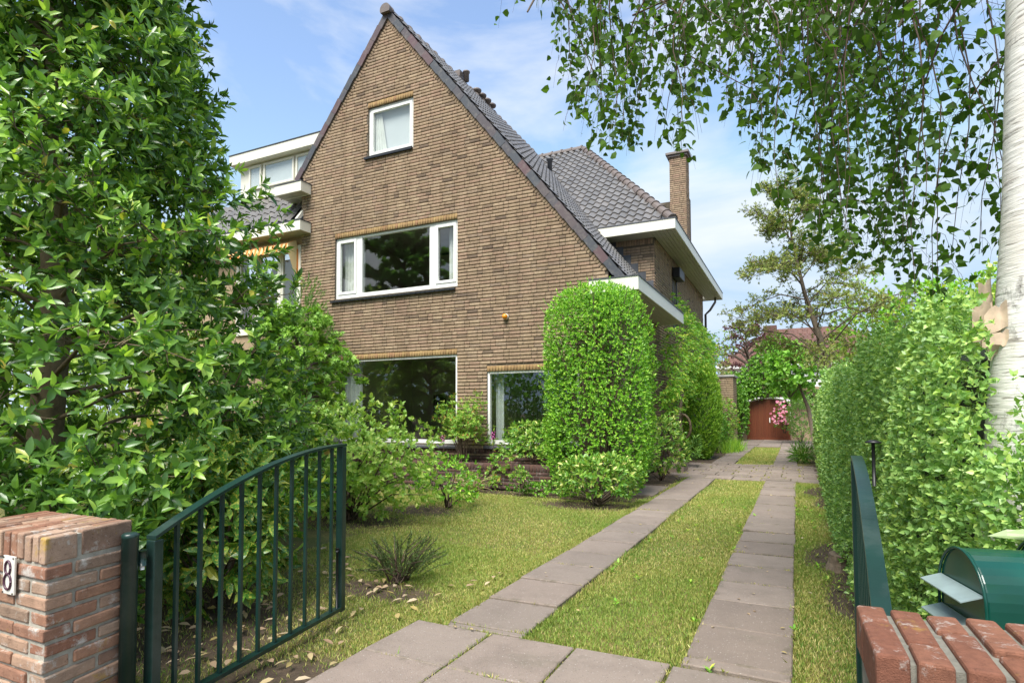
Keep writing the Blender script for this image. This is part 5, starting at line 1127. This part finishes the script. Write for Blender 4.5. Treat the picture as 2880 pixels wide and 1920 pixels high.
for k in range(9):
    z0_ = 1.5 + .028 * k; a0 = math.pi * random.uniform(.86, 1.12); rr_ = .138; hh_ = random.uniform(.02, .05); V = []; m_ = 7; cl = random.uniform(.025, .06)
    for i in range(m_):
        t_ = i / (m_ - 1); a = a0 + (1 - t_) * random.uniform(.25, .4); lift = cl * t_ ** 2; dn_ = .025 * t_ * random.uniform(.3, 1.4)
        for sg in (-1, 1): V.append((.795 + (rr_ + .003 + lift) * math.cos(a), 2.7 + (rr_ + .003 + lift) * math.sin(a), z0_ + sg * hh_ * (1 - .5 * t_ * random.random()) - dn_ + random.uniform(-.006, .006)))
    b.add(V, [(2 * i, 2 * i + 2, 2 * i + 3, 2 * i + 1) for i in range(m_ - 1)])
b.build('peeling_bark', bk, tr_, True)
fw = np.array([-math.sin(R(25.72)), math.cos(R(25.72)), 0]); rt_ = np.array([math.cos(R(25.72)), math.sin(R(25.72)), 0])
prof_u = np.array([.03, .075, .11, .17, .24, .27, .31, .335, .36, .40, .45, .49, .54, .59, .64, .69, .74, .79, .84])
prof_b = np.array([.60, .54, .52, .43, .46, .44, .42, .54, .58, .46, .38, .30, .28, .25, .26, .21, .17, .22, .26])   # tangent of elevation where the twigs end
b = MB(); P, D, U = [], [], []; ntw = 250
bough = MB()
for e, zt in (((-1.0, 2.9), 3.9), ((-.5, 3.6), 4.2), ((0.1, 3.0), 3.7), ((.4, 3.5), 3.9), ((-.2, 4.4), 4.5), ((.7, 3.2), 3.5)):
    p0 = Vector((.87, 2.72, zt - .55)); p3 = Vector((e[0], e[1], zt)); bough.tube([p0, p0.lerp(p3, .35) + Vector((0, 0, .35)), p0.lerp(p3, .7) + Vector((0, 0, .35)), p3, p3 + Vector((-.25, -.1, -.5))], [.045, .032, .02, .011, .005], 7)
bough.build('boughs', BARK, bi, True)
nm = 0
while nm < 98:
    u = random.choices([random.uniform(.11, .30), random.uniform(.31, .84)], [.2, .8])[0]; dep = random.uniform(2.4, 4.2)
    if u > .70 and dep > 3.0: continue
    nm += 1; el = float(np.interp(u, prof_u, prof_b)) + (.03 if random.random() < .3 else abs(random.gauss(.08, .16))); zb = H + dep * el
    base = fw * dep + rt_ * u * dep; zt = max(zb + .35, H + dep * .74 + random.uniform(0, .5)); n_ = 7; sway = np.array([random.gauss(0, .3), random.gauss(0, .3)]); ph = random.uniform(0, 6)
    pa = np.array([(base[0] - sway[0] * (1 - j / n_) ** 2 + .035 * math.sin(j * 1.1 + ph), base[1] - sway[1] * (1 - j / n_) ** 2 + .035 * math.cos(j * 1.3 + ph), zt + (zb - zt) * (j / n_) ** 1.15) for j in range(n_ + 1)])
    b.tube([tuple(p) for p in pa], [.0055, .005, .0045, .0038, .003, .0024, .0018, .0012], 4, cap=False); ln_ = zt - zb
    def put(p, jit):
        a_ = random.uniform(0, 6.28); P.append(p + np.array([math.cos(a_), math.sin(a_), 0]) * jit); D.append((math.cos(a_) * .8, math.sin(a_) * .8, -.6 + random.gauss(0, .45))); U.append((random.gauss(0, .6), random.gauss(0, .6), .7))
    for j in range(max(6, int(ln_ / .075))):
        f = min(.999, (j + random.random()) / max(6, int(ln_ / .075))) * n_; i0 = min(int(f), n_ - 1); p = pa[i0] + (pa[i0 + 1] - pa[i0]) * (f - i0); a_ = random.uniform(0, 6.28); l2 = random.uniform(.08, .36) * (1.1 - .6 * f / n_); d2 = np.array([math.cos(a_), math.sin(a_), random.uniform(-.2, .5)])
        q_ = [p + d2 * l2 * t_ * (1 - .35 * t_) + np.array([0, 0, -1.15 * l2 * t_ ** 2]) for t_ in (0, .35, .7, 1.0)]; b.tube([tuple(x) for x in q_], [.0013, .001, .0008, .0005], 3, cap=False)
        for t_ in np.arange(.12, 1.02, .034 / max(l2, .08) * .9): put(p + d2 * l2 * t_ * (1 - .35 * t_) + np.array([0, 0, -1.15 * l2 * t_ ** 2]), .012)
    for j in range(5): put(pa[-1] + np.array([0, 0, .012 * j]), .01)
b.build('twigs', TWIG, bi, True)
P = np.array(P); L_ = rng.uniform(.03, .068, len(P)); foliage(bi, P, np.array(D), np.array(U), L_, L_ * .72, 'birch', M_['birch_leaf'], 300)
# leaves close to the camera at the right edge
lb = thing('laurel_branch', (.62, 1.75, .9), 'pale broad-leaved branch hanging over the green mailboxes', 'branch')
b = MB(); pts = [(.85, 1.72, 1.05), (.7, 1.72, .985), (.56, 1.72, .965), (.47, 1.73, .975)]; b.tube(pts, [.006, .005, .004, .002], 6); b.tube([(.85, 1.7, .95), (.72, 1.66, .9), (.62, 1.66, .86)], [.006, .004, .002], 6); b.build('twig', TWIG, lb, True)
LP = [((.5, 1.73, .975), (-1, .1, .05)), ((.52, 1.72, .972), (-.9, -.2, .25)), ((.55, 1.72, .965), (-.8, .2, -.35)), ((.6, 1.72, .97), (-.7, -.3, -.15)), ((.64, 1.72, .975), (-.3, -.4, .5)), ((.66, 1.72, .98), (.2, -.3, .6)), ((.7, 1.72, .985), (-.4, -.3, -.6)), ((.64, 1.66, .87), (-1, -.1, -.2)), ((.63, 1.66, .86), (-.9, .1, -.45)), ((.68, 1.66, .885), (-.6, -.3, .3)), ((.72, 1.67, .9), (-.3, -.3, -.8)), ((.76, 1.7, 1.01), (-.5, -.2, .6)), ((.75, 1.68, .92), (-.8, -.2, -.5))]
P = np.array([p for p, _ in LP]); foliage(lb, P, np.array([d for _, d in LP]), np.array([0, -.35, .9]) + rvec(len(P)) * .25, .105, .036, 'oval', M_['pale_leaf'], len(P) - 1, name='leaf_cluster')
shrub('iris_clump', (.1, 16.9), (.25, .5, .2), 'clump of strap leaves at the foot of the far hedge', 'ivy_leaf', .25, .02, 120, 4, 'blade', seed=50, nstem=0, cat='plant')
# street side trees, mirrored in the window panes
stt = thing('street_tree', (-17.5, -4.5, 0), 'big green street tree mirrored in the bedroom window', 'tree')
grow_tree(stt, [((-17.5, -4.5, 0), .25), ((-17.5, -4.5, 3), .2), ((-17.4, -4.5, 9), .05)], 46, lambda z: float(np.interp(z, [3, 6, 8, 11], [1.6, 3.3, 3.0, .7])), (3.2, 11), M_['street_leaf'], .24, .2, 8, BARK, 'maple', sub=9, tw=6, seed=21, droop=.5, limb_r=.08)
for i, (c, r, lab) in enumerate((((-15, 2.0), (1.8, 2.2, 1.9), 'dense green hedge tree mirrored in the living room window'), ((-11.5, -3.5), (2.2, 1.5, 1.7), 'green hedge across the street mirrored in the right window'))):
    shrub('street_hedge', c, r, lab, 'street_leaf', .16, .1, 900, 6, 'quad', seed=60 + i, cat='hedge', group='greenery across the street')
# ------------------------------------------------------------------ lawn grass, litter
def in_slab(x, y):
    m = np.zeros(len(x), bool)
    for (a, b_, c, d) in SLABS: m |= (x > a + .005) & (x < b_ - .005) & (y > c + .005) & (y < d - .005)
    return m
def blades(n, x0, x1, y0, y1):
    x = rng.uniform(x0, x1, n); y = rng.uniform(y0, y1, n); m = soil_mask(x, y); ok = (rng.random(n) > m * .93) & ~in_slab(x, y); x, y = x[ok], y[ok]
    pat = .5 + .5 * np.sin(1.7 * x + .9 * y + 1.2 * np.sin(.8 * y)) * np.sin(1.3 * y - .7 * x + np.sin(2.1 * x)); return x, y, pat
XY = [blades(95000, -2.1, .4, 1.4, 5.5), blades(80000, -2.1, .4, 5.5, 12), blades(16000, -1.5, -.5, 15.5, 23.4), blades(85000, -4.2, -1.9, 1.6, 5), blades(75000, -6.5, -1.9, 5, 8.8), blades(9000, -.1, .5, 3, 12)]
x = np.concatenate([a[0] for a in XY]); y = np.concatenate([a[1] for a in XY]); pat = np.concatenate([a[2] for a in XY]); n = len(x)
edge = np.minimum.reduce([np.abs(x + 1.40), np.abs(x + .57), np.abs(x + 1.95), np.abs(x + .03)]); tuft = np.clip(np.sin(4.1 * x + 2.7 * y) * np.sin(3.3 * y - 1.9 * x) + .35 * np.sin(11 * x + 7 * y), 0, 1); hgt = rng.uniform(.002, .0095, n) * (1 + 1.6 * (edge < .05) + 1.1 * tuft) * np.where(rng.random(n) < .03, 2.2, 1)
P = np.stack([x, y, np.full(n, -.022)], 1); P[:, 2] += .012 * np.sin(2.3 * x + .7 * y) * np.sin(1.9 * y - .4)
D = np.array([0, 0, 1.]) + rng.normal(0, .5, (n, 3)) * np.array([1, 1, .1]); g_ = thing('grass', (-1, 6, 0), 'short patchy yellow-green lawn grass between and beside the strips', 'grass'); g_['kind'] = 'stuff'
foliage(g_, P, D, rvec(n), hgt + .022, .0042 + .0006 * np.maximum(y - 3, 0), 'quad', M_['grass_blade'], name='blades', rnd=np.clip(.13 + .74 * pat + rng.normal(0, .24, n), 0, .999))
jx, jy = [], []
for (a_, b_, c_, d_) in SLABS:
    for _ in range(random.choice((0, 0, 3, 8))):
        if random.random() < .5: jx.append(random.uniform(a_, b_)); jy.append(c_ + random.gauss(0, .006))
        else: jx.append(a_ + random.gauss(0, .006)); jy.append(random.uniform(c_, d_))
jx = np.repeat(np.array(jx), 6) + rng.normal(0, .012, len(jx) * 6); jy = np.repeat(np.array(jy), 6) + rng.normal(0, .006, len(jy) * 6); n = len(jx); P = np.stack([jx, jy, np.full(n, .0)], 1)
foliage(g_, P, np.array([0, 0, 1.]) + rng.normal(0, .7, (n, 3)) * np.array([1, 1, .1]), rvec(n), rng.uniform(.015, .035, n), .006, 'quad', M_['grass_blade'], name='joint_tufts', rnd=rng.random(n) * .5)
n = 420; x = rng.uniform(-4.2, -2.0, n); y = rng.uniform(1.3, 4.2, n); s_ = soil_mask(x, y); ok = (rng.random(n) < .12 + .85 * s_) & ~in_slab(x, y); P = np.stack([x, y, np.full(n, .012)], 1)[ok]; n = len(P)
ll = thing('leaf_litter', (-3, 2.5, 0), 'dry fallen leaves scattered on the soil under the gate', 'leaves'); ll['kind'] = 'stuff'
foliage(ll, P, rng.normal(0, 1, (n, 3)) * np.array([1, 1, .12]), np.array([0, 0, 1.]) + rng.normal(0, .25, (n, 3)), rng.uniform(.05, .09, n), rng.uniform(.025, .04, n), 'oval', M_['dry_leaf'], name='leaves')
n = 70; P = np.stack([rng.uniform(-1.4, .3, n), rng.uniform(3, 9, n), np.full(n, .005)], 1); P = P[~in_slab(P[:, 0], P[:, 1])]; Pp, D, U, Ls = shoots(P, np.tile([0, 0, 1.], (len(P), 1)), 6, 1.35, .04); foliage(g_, Pp, D, U, Ls, Ls * .45, 'oval', M_['wisteria_leaf'], name='weeds')
n = 90; P = np.stack([rng.uniform(-2.1, .4, n), rng.uniform(3, 12, n), np.full(n, .02)], 1); foliage(ll, P, rng.normal(0, 1, (n, 3)) * np.array([1, 1, .1]), np.array([0, 0, 1.]) + rng.normal(0, .2, (n, 3)), .03, .02, 'oval', M_['dry_leaf'], name='scattered_leaves')
